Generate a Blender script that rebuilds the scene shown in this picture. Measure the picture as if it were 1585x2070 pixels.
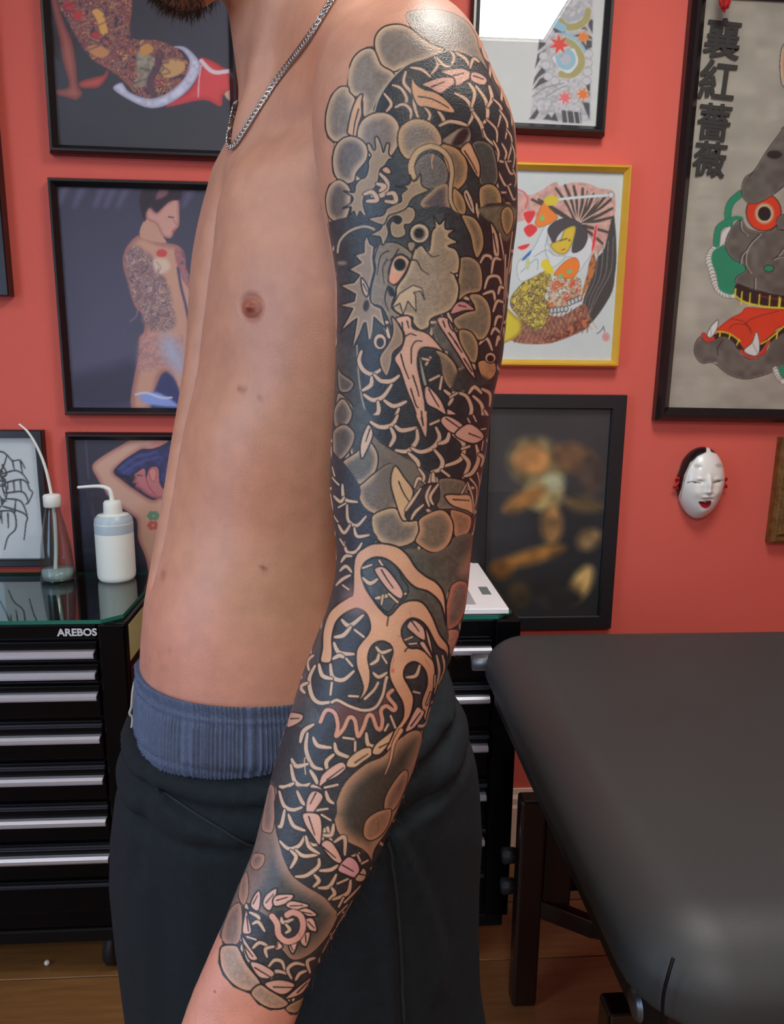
import bpy, bmesh, math, random
import numpy as np
from mathutils import Vector, Matrix
from mathutils.bvhtree import BVHTree
for o in list(bpy.data.objects): bpy.data.objects.remove(o, do_unlink=True)
SC = bpy.context.scene
COL = SC.collection
R = math.radians
random.seed(7)
RNG = np.random.default_rng(7)

# ---------------------------------------------------------------- camera
F = 1500.0                      # focal length in pixels of the 1585 x 2070 frame
CAM = np.array([0.0, 0.0, 1.32])
PITCH, YAW, ROLL = R(11.2), R(3.8), R(0.6)
_fw = np.array([math.sin(YAW)*math.cos(PITCH), math.cos(YAW)*math.cos(PITCH), -math.sin(PITCH)])
_r0 = np.array([math.cos(YAW), -math.sin(YAW), 0.0])
_u0 = np.cross(_r0, _fw)
_rt = _r0*math.cos(ROLL) + _u0*math.sin(ROLL)
_up = _u0*math.cos(ROLL) - _r0*math.sin(ROLL)
cam_d = bpy.data.cameras.new('camera'); cam = bpy.data.objects.new('camera', cam_d); COL.objects.link(cam)
cam_d.sensor_fit = 'VERTICAL'; cam_d.sensor_height = 24.0; cam_d.lens = F/2070*24.0
cam_d.clip_start = 0.02
cam.matrix_world = Matrix(((_rt[0], _up[0], -_fw[0], CAM[0]), (_rt[1], _up[1], -_fw[1], CAM[1]), (_rt[2], _up[2], -_fw[2], CAM[2]), (0, 0, 0, 1)))
SC.camera = cam
SC.cycles.max_bounces = 6; SC.cycles.diffuse_bounces = 3; SC.cycles.glossy_bounces = 3; SC.cycles.transparent_max_bounces = 10; SC.cycles.adaptive_threshold = .02

# ---------------------------------------------------------------- world, lamps, exposure
SC.view_settings.view_transform = 'Standard'; SC.view_settings.look = 'None'
SC.view_settings.exposure = -0.22; SC.view_settings.gamma = 1.0; SC.view_settings.use_curve_mapping = False
W = bpy.data.worlds.new('world'); SC.world = W; W.use_nodes = True
W.node_tree.nodes['Background'].inputs[0].default_value = (0.75, 0.85, 1.0, 1)
W.node_tree.nodes['Background'].inputs[1].default_value = 0.12
def area(name, loc, rot, sx, sy, power, col):
    l = bpy.data.lights.new(name, 'AREA'); l.shape = 'RECTANGLE'; l.size = sx; l.size_y = sy
    l.energy = power; l.color = col
    o = bpy.data.objects.new(name, l); COL.objects.link(o); o.location = loc; o.rotation_euler = rot
    return o
CEIL = 2.62
LAMPS = [(0.50, 0.70, 22, (1, .97, .92)), (-1.5, 0.35, 8, (.97, .98, 1.0)), (0.06, -1.35, 37, (1, .97, .94))]
for i, (x, y, p, c) in enumerate(LAMPS):
    area('ceiling_lamp', (x, y, CEIL-0.05), (0, 0, 0), .56, .56, p, c)
# daylight through the window on the left, behind the photographer
area('window_daylight', (-2.15, -0.45, 1.45), (0, R(-90), 0), 1.3, 1.3, 34, (.45, .66, 1.0))

# ---------------------------------------------------------------- pixel measuring helpers (where a thing seen at a pixel stands)
def ray(px, py):
    return _fw + _rt*((px-792.5)/F) + _up*((1035.0-py)/F)
def at_y(px, py, Y):
    d = ray(px, py); return CAM + d*((Y-CAM[1])/d[1])
def at_z(px, py, Z):
    d = ray(px, py); return CAM + d*((Z-CAM[2])/d[2])
def at_d(px, py, zc):           # zc = distance along the optical axis
    return CAM + ray(px, py)*zc
def project(P):
    D = np.asarray(P, dtype=np.float64) - CAM
    zc = D @ _fw
    return 792.5 + F*(D @ _rt)/zc, 1035.0 - F*(D @ _up)/zc, zc

# ---------------------------------------------------------------- materials
def lin(c):
    a = np.asarray(c, dtype=np.float64)/255.0
    return np.where(a <= .04045, a/12.92, ((a+.055)/1.055)**2.4)
def rgb(r, g, b): return tuple(float(v) for v in lin((r, g, b)))+(1.0,)
MATS = {}
def mat(name, col=(128,128,128), rough=.5, metal=0., col2=None, nscale=20., bump=0., bscale=200., spec=.5, coat=0., stretch=None, attr=False, emit=0., det=3., namt=1.0):
    if name in MATS: return MATS[name]
    m = bpy.data.materials.new(name); m.use_nodes = True; nt = m.node_tree; b = nt.nodes['Principled BSDF']
    b.inputs['Base Color'].default_value = rgb(*col); b.inputs['Roughness'].default_value = rough; b.inputs['Metallic'].default_value = metal
    b.inputs['Specular IOR Level'].default_value = spec; b.inputs['Coat Weight'].default_value = coat; b.inputs['Coat Roughness'].default_value = .08
    tc = nt.nodes.new('ShaderNodeTexCoord'); src = tc.outputs['Object']
    if stretch:
        mp = nt.nodes.new('ShaderNodeMapping'); mp.inputs['Scale'].default_value = stretch
        nt.links.new(src, mp.inputs['Vector']); src = mp.outputs['Vector']
    n = nt.nodes.new('ShaderNodeTexNoise'); n.inputs['Scale'].default_value = nscale; n.inputs['Detail'].default_value = det
    nt.links.new(src, n.inputs['Vector'])
    if attr:
        a = nt.nodes.new('ShaderNodeAttribute'); a.attribute_name = 'Col'
        mx = nt.nodes.new('ShaderNodeMix'); mx.data_type = 'RGBA'; mx.blend_type = 'MULTIPLY'; mx.inputs['Factor'].default_value = namt
        cr = nt.nodes.new('ShaderNodeMapRange'); cr.inputs['To Min'].default_value = .82; cr.inputs['To Max'].default_value = 1.1
        cr.inputs['From Min'].default_value = .3; cr.inputs['From Max'].default_value = .7
        nt.links.new(n.outputs['Fac'], cr.inputs['Value'])
        nt.links.new(a.outputs['Color'], mx.inputs['A']); nt.links.new(cr.outputs['Result'], mx.inputs['B'])
        nt.links.new(mx.outputs['Result'], b.inputs['Base Color'])
    else:
        mx = nt.nodes.new('ShaderNodeMix'); mx.data_type = 'RGBA'
        c2 = col2 if col2 else tuple(min(255, v*.9) for v in col)
        mx.inputs['A'].default_value = rgb(*col); mx.inputs['B'].default_value = rgb(*c2)
        nt.links.new(n.outputs['Fac'], mx.inputs['Factor']); nt.links.new(mx.outputs['Result'], b.inputs['Base Color'])
    if bump:
        n2 = nt.nodes.new('ShaderNodeTexNoise'); n2.inputs['Scale'].default_value = bscale; n2.inputs['Detail'].default_value = 4
        nt.links.new(src, n2.inputs['Vector'])
        bp = nt.nodes.new('ShaderNodeBump'); bp.inputs['Strength'].default_value = bump; bp.inputs['Distance'].default_value = .002
        nt.links.new(n2.outputs['Fac'], bp.inputs['Height']); nt.links.new(bp.outputs['Normal'], b.inputs['Normal'])
    if emit:
        b.inputs['Emission Color'].default_value = rgb(*col); b.inputs['Emission Strength'].default_value = emit
    MATS[name] = m; return m
def glass_mat(name, tint=(255,255,255), ior=1.5, rough=0.0):
    """a thin pane: clear except for its Fresnel reflection"""
    if name in MATS: return MATS[name]
    m = bpy.data.materials.new(name); m.use_nodes = True; nt = m.node_tree
    nt.nodes.remove(nt.nodes['Principled BSDF']); out = nt.nodes['Material Output']
    t = nt.nodes.new('ShaderNodeBsdfTransparent'); t.inputs['Color'].default_value = rgb(*tint)
    g = nt.nodes.new('ShaderNodeBsdfGlossy'); g.inputs['Roughness'].default_value = rough
    lw = nt.nodes.new('ShaderNodeLayerWeight'); lw.inputs['Blend'].default_value = .5      # Schlick reflection of a thin sheet
    pw_ = nt.nodes.new('ShaderNodeMath'); pw_.operation = 'POWER'; pw_.inputs[1].default_value = 4.5; nt.links.new(lw.outputs['Facing'], pw_.inputs[0])
    f0 = ((ior-1)/(ior+1))**2*1.6
    fr = nt.nodes.new('ShaderNodeMath'); fr.operation = 'MULTIPLY_ADD'; fr.inputs[1].default_value = .9-f0; fr.inputs[2].default_value = f0; nt.links.new(pw_.outputs[0], fr.inputs[0])
    mx = nt.nodes.new('ShaderNodeMixShader')
    nt.links.new(fr.outputs[0], mx.inputs[0]); nt.links.new(t.outputs[0], mx.inputs[1]); nt.links.new(g.outputs[0], mx.inputs[2])
    nt.links.new(mx.outputs[0], out.inputs['Surface'])
    MATS[name] = m; return m

# ---------------------------------------------------------------- mesh helpers
def link(name, me, m=None, parent=None, smooth=False):
    o = bpy.data.objects.new(name, me); COL.objects.link(o)
    if m is not None and not me.materials: me.materials.append(m)
    if parent is not None: o.parent = parent
    if smooth: me.shade_smooth()
    return o
def from_bm(name, bm, m, parent=None, smooth=False):
    me = bpy.data.meshes.new(name); bmesh.ops.recalc_face_normals(bm, faces=bm.faces); bm.to_mesh(me); bm.free()
    return link(name, me, m, parent, smooth)
def pyd(name, v, f, m, parent=None, smooth=False):
    me = bpy.data.meshes.new(name); me.from_pydata([tuple(map(float, p)) for p in v], [], [tuple(int(i) for i in q) for q in f]); me.update()
    return link(name, me, m, parent, smooth)
def thing(name, label, cat, loc=(0,0,0), group=None, rz=0):
    o = bpy.data.objects.new(name, None); COL.objects.link(o); o.location = tuple(map(float, loc)); o.rotation_euler = (0,0,rz)
    o.empty_display_size = .05
    return tag(o, label, cat, group)
def tag(o, label, cat, group=None):
    o['label'] = label; o['category'] = cat
    if group: o['group'] = group
    return o
def struct(o): o['kind'] = 'structure'; return o
def bbox_bm(a, b, bev=0., seg=2):
    bm = bmesh.new(); lo = np.minimum(a, b); hi = np.maximum(a, b)
    bmesh.ops.create_cube(bm, size=1.0, matrix=Matrix.Translation(((lo+hi)/2).tolist()) @ Matrix.Diagonal((*(hi-lo).tolist(), 1)))
    if bev: bmesh.ops.bevel(bm, geom=list(bm.edges), offset=bev, segments=seg, profile=.5, affect='EDGES')
    return bm
def box(name, a, b, m, parent=None, bev=0., seg=2, smooth=False):
    """a box given in world coordinates; stored relative to the parent's location"""
    o = np.array(parent_loc(parent))
    return from_bm(name, bbox_bm(np.asarray(a, float)-o, np.asarray(b, float)-o, bev, seg), m, parent, smooth)
def parent_loc(p):
    l = np.zeros(3)
    while p is not None: l = l + np.array(p.location); p = p.parent
    return l
def tube_mesh(pts, r, n=10, cap=True):
    """verts, faces of a tube along pts with radius r (scalar or list)"""
    P = np.asarray(pts, float); k = len(P); rr = np.full(k, r) if np.isscalar(r) else np.asarray(r, float)
    T = np.gradient(P, axis=0); T /= np.linalg.norm(T, axis=1)[:, None]+1e-12
    up = np.array([0, 0, 1.]) if abs(T[0][2]) < .9 else np.array([1., 0, 0])
    v = []; f = []
    N = np.cross(T[0], up); N /= np.linalg.norm(N)
    for i in range(k):
        N = N - T[i]*(N @ T[i]); N /= np.linalg.norm(N)+1e-12
        B = np.cross(T[i], N)
        for j in range(n):
            a = 2*math.pi*j/n; v.append(P[i]+rr[i]*(math.cos(a)*N+math.sin(a)*B))
    for i in range(k-1):
        for j in range(n):
            f.append((i*n+j, i*n+(j+1) % n, (i+1)*n+(j+1) % n, (i+1)*n+j))
    if cap: f.append(tuple(range(n-1, -1, -1))); f.append(tuple((k-1)*n+j for j in range(n)))
    return v, f
def tube(name, pts, r, m, parent=None, n=10):
    o = np.array(parent_loc(parent)); v, f = tube_mesh(np.asarray(pts, float)-o, r, n)
    return pyd(name, v, f, m, parent, True)
def lathe(name, prof, m, parent=None, n=40, center=(0,0,0), cap=True):
    """profile of (radius, height) turned round z, at center relative to the parent"""
    v = []; f = []
    for r, h in prof:
        for j in range(n):
            a = 2*math.pi*j/n; v.append((center[0]+r*math.cos(a), center[1]+r*math.sin(a), center[2]+h))
    for i in range(len(prof)-1):
        for j in range(n): f.append((i*n+j, i*n+(j+1) % n, (i+1)*n+(j+1) % n, (i+1)*n+j))
    if cap: f.append(tuple(range(n-1, -1, -1))); f.append(tuple((len(prof)-1)*n+j for j in range(n)))
    return pyd(name, v, f, m, parent, True)
def spline(pts, sub=6, closed=False):
    P = np.asarray(pts, float); n = len(P); out = []
    if n < 3 and not closed: return P
    t = np.linspace(0, 1, sub, endpoint=False)[:, None]
    for i in range(n if closed else n-1):
        if closed: p0, p1, p2, p3 = P[(i-1) % n], P[i], P[(i+1) % n], P[(i+2) % n]
        else: p0, p1, p2, p3 = P[max(i-1, 0)], P[i], P[i+1], P[min(i+2, n-1)]
        out.append(.5*((2*p1)+(-p0+p2)*t+(2*p0-5*p1+4*p2-p3)*t**2+(-p0+3*p1-3*p2+p3)*t**3))
    out = np.concatenate(out)
    return out if closed else np.vstack([out, P[-1]])
# ================================================================ the room
WALLY = 1.80
M_wall = mat('wall_paint', (214,96,82), .75, col2=(206,90,78), nscale=3, bump=.12, bscale=300)
M_white = mat('white_paint', (232,230,224), .7, col2=(222,220,214), nscale=3)
XL, XR, YF = -2.25, 2.3, -2.3
def wallbox(name, a, b, m): return struct(box(name, a, b, m))
wallbox('wall_back', (XL-.1, WALLY, -.05), (XR+.1, WALLY+.1, CEIL+.1), M_wall)
wallbox('wall_right', (XR, YF, -.05), (XR+.1, WALLY, CEIL+.1), M_wall)
# left wall with the window opening
WY0, WY1, WZ0, WZ1 = -1.15, .25, .75, 2.15
bm = bmesh.new()
for a, b in (((XL-.1, YF, -.05), (XL, WY0, CEIL+.1)), ((XL-.1, WY1, -.05), (XL, WALLY, CEIL+.1)), ((XL-.1, WY0, -.05), (XL, WY1, WZ0)), ((XL-.1, WY0, WZ1), (XL, WY1, CEIL+.1))):
    lo, hi = np.array(a), np.array(b)
    bmesh.ops.create_cube(bm, size=1, matrix=Matrix.Translation(((lo+hi)/2).tolist()) @ Matrix.Diagonal((*(hi-lo).tolist(), 1)))
struct(from_bm('wall_left', bm, M_white))
wallbox('wall_front', (XL-.1, YF-.1, -.05), (XR+.1, YF, CEIL+.1), M_white)
wallbox('ceiling', (XL-.1, YF-.1, CEIL), (XR+.1, WALLY+.1, CEIL+.1), M_white)
# window: frame bars and panes
win = struct(thing('window_1', 'white framed window with four panes in the left wall', 'window', (XL-.05, (WY0+WY1)/2, WZ0)))
del win['category']
bars = bmesh.new()
for a, b in (((WY0, WZ0), (WY1, WZ0+.05)), ((WY0, WZ1-.05), (WY1, WZ1)), ((WY0, WZ0), (WY0+.05, WZ1)), ((WY1-.05, WZ0), (WY1, WZ1)), (((WY0+WY1)/2-.025, WZ0), ((WY0+WY1)/2+.025, WZ1)), ((WY0, (WZ0+WZ1)/2-.02), (WY1, (WZ0+WZ1)/2+.02))):
    lo, hi = np.array((-.03, a[0]-(WY0+WY1)/2, a[1]-WZ0)), np.array((.03, b[0]-(WY0+WY1)/2, b[1]-WZ0))
    bmesh.ops.create_cube(bars, size=1, matrix=Matrix.Translation(((lo+hi)/2).tolist()) @ Matrix.Diagonal((*(hi-lo).tolist(), 1)))
from_bm('window_frame', bars, M_white, win)
for cy in (-.34, .34):
    for cz in (.36, 1.04):
        from_bm('pane', bbox_bm(np.array((-.004, cy-.315, cz-.31)), np.array((.004, cy+.315, cz+.31))), glass_mat('window_glass'), win)
# skirting board
sk = struct(thing('baseboard_back', 'tall cream moulded skirting board along the red wall', 'baseboard', (0, WALLY, 0))); del sk['category']
prof = [(0, 0), (-.018, 0), (-.018, .15), (-.014, .158), (-.014, .175), (-.008, .185), (-.006, .2), (0, .2)]
v = [(x, y, z) for x in (XL, XR) for y, z in prof]; n = len(prof)
f = [(i, (i+1) % n, n+(i+1) % n, n+i) for i in range(n)]+[tuple(range(n)), tuple(range(2*n-1, n-1, -1))]
pyd('moulding', v, f, mat('cream_paint', (226,200,176), .45, col2=(218,190,166), nscale=8), sk)
# floor: sub-floor and planks
fl = struct(thing('floor', 'warm brown wooden plank floor', 'floor', (0, 0, 0))); del fl['category']
from_bm('subfloor', bbox_bm(np.array((XL-.1, YF-.1, -.08)), np.array((XR+.1, WALLY, -.014))), mat('gap_dark', (22,14,10), .9), fl)
WOODS = [mat('plank_wood_%d' % i, c, .38, col2=c2, nscale=6, stretch=(1.2, 14, 14), bump=.15, bscale=30, det=6) for i, (c, c2) in enumerate((((136,96,54), (92,60,32)), ((124,84,46), (86,55,29)), ((146,102,58), (100,66,36)), ((130,90,52), (82,52,28))))]
pw, pl = .182, 1.22
row = 0; y = WALLY-.002
plank_me = {}
for mi in range(4):
    bmx = bbox_bm(np.array((0.0015, 0.0015, -.013)), np.array((pl-.0015, pw-.0015, 0)), .0012, 1)
    me = bpy.data.meshes.new('plank'); bmx.to_mesh(me); bmx.free(); me.materials.append(WOODS[mi]); plank_me[mi] = me
while y > YF-.1:
    x = XL-.1-((row*.47) % 1.0)*pl
    while x < XR:
        if x+pl > XL:
            me = plank_me[random.randrange(4)]
            o = bpy.data.objects.new('plank', me); COL.objects.link(o); o.parent = fl; o.location = (x, y-pw, 0)
        x += pl
    y -= pw; row += 1
# ceiling lamps (fixtures of the area lamps above)
for i, (x, y, p, c) in enumerate(LAMPS):
    t = thing('ceiling_light', ('flat square ceiling light above the massage table', 'flat square ceiling light above the tool cabinet with the bottles', 'flat square ceiling light behind the photographer')[i], 'lamp', (x, y, CEIL), 'ceiling lights')
    bmx = bmesh.new()
    for a, b in (((-.31, -.31), (.31, -.285)), ((-.31, .285), (.31, .31)), ((-.31, -.285), (-.285, .285)), ((.285, -.285), (.31, .285))):
        lo, hi = np.array((a[0], a[1], -.06)), np.array((b[0], b[1], 0))
        bmesh.ops.create_cube(bmx, size=1, matrix=Matrix.Translation(((lo+hi)/2).tolist()) @ Matrix.Diagonal((*(hi-lo).tolist(), 1)))
    from_bm('lamp_frame', bmx, M_white, t)
    from_bm('diffuser', bbox_bm(np.array((-.285, -.285, -.03)), np.array((.285, .285, -.02))), mat('lamp_diffuser', (255,250,240), .5, emit=3.), t)

# ================================================================ tool cabinets
M_black = mat('black_lacquer', (4,4,6), .3, col2=(5,5,8), nscale=4, spec=.18)
M_blackm = mat('black_matt', (7,7,8), .6, nscale=30, spec=.2)
M_alu = mat('aluminium', (222,224,232), .38, .85, col2=(208,210,222), nscale=60, stretch=(.05, 30, 30))
M_lip = mat('drawer_lip', (58,62,74), .25, .6)  # bluish grey: the blue light caught by the lip is put into its colour
M_rubber = mat('black_rubber', (18,18,20), .6, nscale=20)
M_steel = mat('steel', (170,170,172), .3, 1., nscale=40)
CHY = 1.42; CHTOP = at_y(100, 1262, CHY)[2]
def zrow(px, py): return float(at_y(px, py, CHY)[2])
def cabinet(label, X0, X1, drawers, px, side_sign, text=None):
    """drawers: rows of (top_px, lip or None, handle_px, bottom_px)"""
    t = thing('tool_cabinet', label, 'cabinet', ((X0+X1)/2, CHY+.18, 0))
    zb = .13
    box('body', (X0, CHY+.004, zb), (X1, WALLY-.03, CHTOP), M_black, t, .006)
    # corner posts in front of the body
    for xa, xb in ((X0, X0+.052), (X1-.052, X1)):
        box('corner_post', (xa, CHY-.006, zb), (xb, CHY+.01, CHTOP), M_black, t, .004)
    xa, xb = X0+.056, X1-.056
    box('top_rail', (xa, CHY-.004, zrow(px, drawers[0][0])+.002), (xb, CHY+.01, CHTOP), M_black, t, .003)
    for (tp, lp, hp, bp) in drawers:
        z1, z0 = zrow(px, tp), zrow(px, bp)
        d = box('drawer', (xa, CHY-.004, z0+.002), (xb, CHY+.02, z1-.002), M_black, t, .003)
        if lp:
            z = zrow(px, lp); box('drawer_lip', (xa, CHY-.008, z-.004), (xb, CHY+.0, z+.0045), M_lip, d, .002)
        if hp:
            z = zrow(px, hp)
            yy = [(-.004, .0075), (-.012, .0068), (-.018, .003), (-.0185, -.003), (-.016, -.007), (-.013, -.0066), (-.0135, .001), (-.004, .004)]
            o = np.array(parent_loc(d)); k = len(yy)
            v = [(x-o[0], CHY+a-o[1], z+b-o[2]) for x in (xa+.004, xb-.004) for a, b in yy]
            f = [(i, (i+1) % k, k+(i+1) % k, k+i) for i in range(k)]+[tuple(range(k-1, -1, -1)), tuple(range(k, 2*k))]
            pyd('handle', v, f, M_alu, d, False)
    # plinth and castors
    box('plinth', (X0+.01, CHY+.0, zb-.03), (X1-.01, WALLY-.05, zb), M_blackm, t, .003)
    for x in (X0+.085, X1-.085):
        for y in (CHY+.06, WALLY-.12):
            o = np.array(parent_loc(t))
            c = pyd('castor_wheel', [(0,0,0)], [], M_rubber, t)
            bmx = bmesh.new(); bmesh.ops.create_cone(bmx, cap_ends=True, segments=28, radius1=.046, radius2=.046, depth=.03, matrix=Matrix.Rotation(R(90), 4, 'Y'))
            bmesh.ops.bevel(bmx, geom=[e for e in bmx.edges if len(e.link_faces) == 2 and e.calc_face_angle(0) > 1], offset=.006, segments=3, affect='EDGES')
            bmx.to_mesh(c.data); bmx.free(); c.data.shade_smooth(); c.location = (x-o[0], y-o[1], .046)
            if not c.data.materials: c.data.materials.append(M_rubber)
            f_ = from_bm('castor_fork', bbox_bm(np.array((-.02, -.014, .03)), np.array((.02, .014, .056)), .003), M_steel, c)
    # glass sheet on top
    gx = X1-.012
    ch = .035
    ring = [(X0+.012, CHY-.002), (gx-ch, CHY-.002), (gx, CHY+ch*.9), (gx, WALLY-.035), (X0+.012, WALLY-.035)]
    o = np.array(parent_loc(t)); v = [(x-o[0], y-o[1], z) for z in (CHTOP+.0005, CHTOP+.0085) for x, y in ring]
    n = len(ring)
    gl = pyd('glass_top', v, [tuple(range(n-1, -1, -1)), tuple(range(n, 2*n))], glass_mat('cabinet_glass', (150,200,190), 2.15), t)
    pyd('glass_edge', v, [(i, (i+1) % n, n+(i+1) % n, n+i) for i in range(n)], mat('green_glass_edge', (40,120,100), .15, col2=(30,100,86), nscale=10), gl)
    return t
LX1 = float(at_y(262, 1400, CHY)[0]); RX1 = float(at_y(1046, 1400, CHY)[0])
dl = [(1294, None, 1320, 1339), (1340, None, 1362, 1382), (1383, None, 1405, 1452), (1454, 1466, 1491, 1536), (1538, 1550, 1574, 1618), (1620, 1631, 1658, 1700), (1702, 1712, 1733, 1776), (1778, 1789, None, 1845)]
chl = cabinet('black tool cabinet at the left with glass top, two bottles and white lettering', LX1-.62, LX1, dl, 100, 1)
dr = [(1290, None, 1312, 1370), (1376, 1388, 1410, 1470), (1474, 1488, 1508, 1568), (1572, 1586, 1606, 1660), (1664, 1677, 1697, 1752), (1756, 1768, None, 1830)]
chr_ = cabinet('black tool cabinet at the right carrying a white folder, behind the person', RX1-.62, RX1, dr, 950, 1)
# lettering on the left cabinet
def text_mesh(name, body, size, m, parent, loc, rot=(R(90), 0, 0), offset=0., depth=.0008, align='CENTER', sx=1.):
    cu = bpy.data.curves.new(name, 'FONT'); cu.body = body; cu.size = size; cu.align_x = align; cu.align_y = 'CENTER'; cu.offset = offset; cu.extrude = depth/2; cu.resolution_u = 4
    tmp = bpy.data.objects.new(name, cu); COL.objects.link(tmp); bpy.context.view_layer.update()
    dg = bpy.context.evaluated_depsgraph_get(); me = bpy.data.meshes.new_from_object(tmp.evaluated_get(dg)); bpy.data.objects.remove(tmp)
    me.materials.clear(); me.materials.append(m)
    o = link(name, me, None, parent); o.location = loc; o.rotation_euler = rot; o.scale = (sx, 1, 1)
    return o
pL = at_y(156, 1279, CHY-.0045); o0 = parent_loc(chl)
lt = text_mesh('lettering', 'AREBOS', .0205, mat('white_print', (205,208,214), .5), chl, tuple(pL-o0), offset=.0006, sx=1.02); lt['label'] = 'white lettering AREBOS on the top rail'; lt['kind'] = 'stuff'
# side of the left cabinet: cream sticker and red plate with two rivets
sx = LX1+.0008
o0 = parent_loc(chl)
def side_quad(name, y0, y1, z0, z1, m, th=.0008):
    return box(name, (LX1-.0004, y0, z0), (LX1+th, y1, z1), m, chl)
side_quad('sticker', CHY+.02, CHY+.17, CHTOP-.085, CHTOP-.01, mat('sticker_paper', (196,190,150), .6, col2=(170,160,70), nscale=18))
pl_ = side_quad('side_plate', CHY+.02, CHY+.14, CHTOP-.30, CHTOP-.10, mat('dark_red_leather', (56,18,16), .5, col2=(40,12,12), nscale=30), .003)
for zz in (CHTOP-.135, CHTOP-.165):
    rv = bmesh.new(); bmesh.ops.create_uvsphere(rv, u_segments=14, v_segments=8, radius=.0065)
    ro = from_bm('rivet', rv, M_steel, pl_, True); ro.location = tuple(np.array((LX1+.003, CHY+.05, zz))-o0)

# ================================================================ bottles
GT = CHTOP+.0086
def base_at(px, py): return at_z(px, py, GT)
b0 = base_at(237, 1170); zc_b = project(b0)[2]; s = zc_b/F
M_ldpe = mat('milky_plastic', (226,232,224), .35, col2=(218,226,220), nscale=10, spec=.4)
sb = thing('squeeze_bottle', 'white plastic squeeze bottle with bent nozzle on the left cabinet', 'bottle', b0)
H = 135*s; r = 37*s
lathe('bottle_body', [(r*.86, 0), (r*.97, .006), (r, .014), (r, H*.86), (r*.96, H*.93), (r*.80, H*.985), (r*.5, H), (r*.42, H*1.02)], M_ldpe, sb)
M_liq = mat('milky_plastic_clear', (176,196,206), .35, nscale=10)
lathe('upper_wall', [(r*1.002, H*.72), (r*1.004, H*.74), (r*1.004, H*.85), (r*.965, H*.93), (r*.805, H*.986)], M_liq, sb, cap=False)
cp = lathe('cap', [(r*.47, H*1.0), (r*.49, H*1.01), (r*.47, H*1.16), (r*.40, H*1.19), (r*.2, H*1.2)], M_ldpe, sb, n=24)
tp = spline([(0, 0, H*1.18), (-.001, 0, H*1.28), (-.006, 0, H*1.36), (-.022, 0, H*1.40), (-.045, 0, H*1.40), (-.075, 0, H*1.385)], 6)
o_ = np.array(parent_loc(sb)); v, f = tube_mesh(tp, np.linspace(.0062, .0032, len(tp)), 12); pyd('nozzle', v, f, M_ldpe, sb, True)
b1 = base_at(118, 1172); s = project(b1)[2]/F
cb = thing('glass_wash_bottle', 'clear conical wash bottle with long white tube on the left cabinet', 'bottle', b1)
M_clear = glass_mat('clear_plastic', (236,242,242), 1.35)
H = 155*s; r = 33*s
outer = [(r*.9, .0), (r, .004), (r, .02), (r*.97, H*.18), (r*.86, H*.45), (r*.62, H*.74), (r*.44, H*.92), (r*.40, H)]
inner = [(a*.93, max(h, .004)) for a, h in reversed(outer)]
lathe('bottle_wall', outer+inner, M_clear, cb, cap=False)
lathe('liquid', [(0.001, .005), (r*.9, .005), (r*.91, H*.15), (0.001, H*.152)], mat('clear_liquid', (150,160,158), .08, col2=(190,200,196), nscale=40), cb)
lathe('cap', [(r*.44, H*.97), (r*.5, H*.98), (r*.5, H*1.11), (r*.44, H*1.13), (r*.15, H*1.14)], M_ldpe, cb, n=24)
tp = spline([(-.006, 0, .012), (.0, 0, H*.4), (.003, 0, H*.8), (0, 0, H*1.1), (-.008, 0, H*1.45), (-.022, 0, H*1.72), (-.04, 0, H*1.92), (-.058, 0, H*2.02)], 6)
v, f = tube_mesh(tp, np.linspace(.0045, .0022, len(tp)), 10); pyd('tube', v, f, M_ldpe, cb, True)

# ================================================================ white folder on the right cabinet
pf = [at_z(x, y, GT) for x, y in ((905, 1142), (992, 1142), (1030, 1240), (905, 1262))]
c = sum(pf)/4
fo = thing('folder', 'white card folder with a carrying slot on the right cabinet', 'folder', (c[0], c[1], GT))
Xa, Xb = pf[1][0]-.19, float(at_z(1028, 1240, GT)[0]); Ya, Yb = float(pf[2][1])-.005, float(pf[1][1])-.02
M_card = mat('white_card', (236,240,240), .45, col2=(228,233,234), nscale=12)
box('cover', (Xa, Ya, GT+.0004), (Xb, Yb, GT+.012), M_card, fo, .002)
pp = at_z(978, 1194, GT+.0122)
box('carrying_slot', (pp[0]-.008, pp[1]-.028, GT+.0116), (pp[0]+.012, pp[1]+.028, GT+.0126), mat('slot_grey', (110,124,124), .6), fo, .0004)
q0 = at_z(945, 1222, GT+.0122); q1 = at_z(940, 1170, GT+.0122)
pr = box('printed_panel', (q0[0]-.12, q0[1], GT+.0116), (q0[0]+.018, q1[1], GT+.0125), mat('grey_print', (142,154,158), .5, col2=(170,178,180), nscale=30), fo)
box('printed_inset', (q0[0]-.11, q0[1]+.012, GT+.0124), (q0[0]-.012, q1[1]-.02, GT+.0127), M_card, pr)

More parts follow.
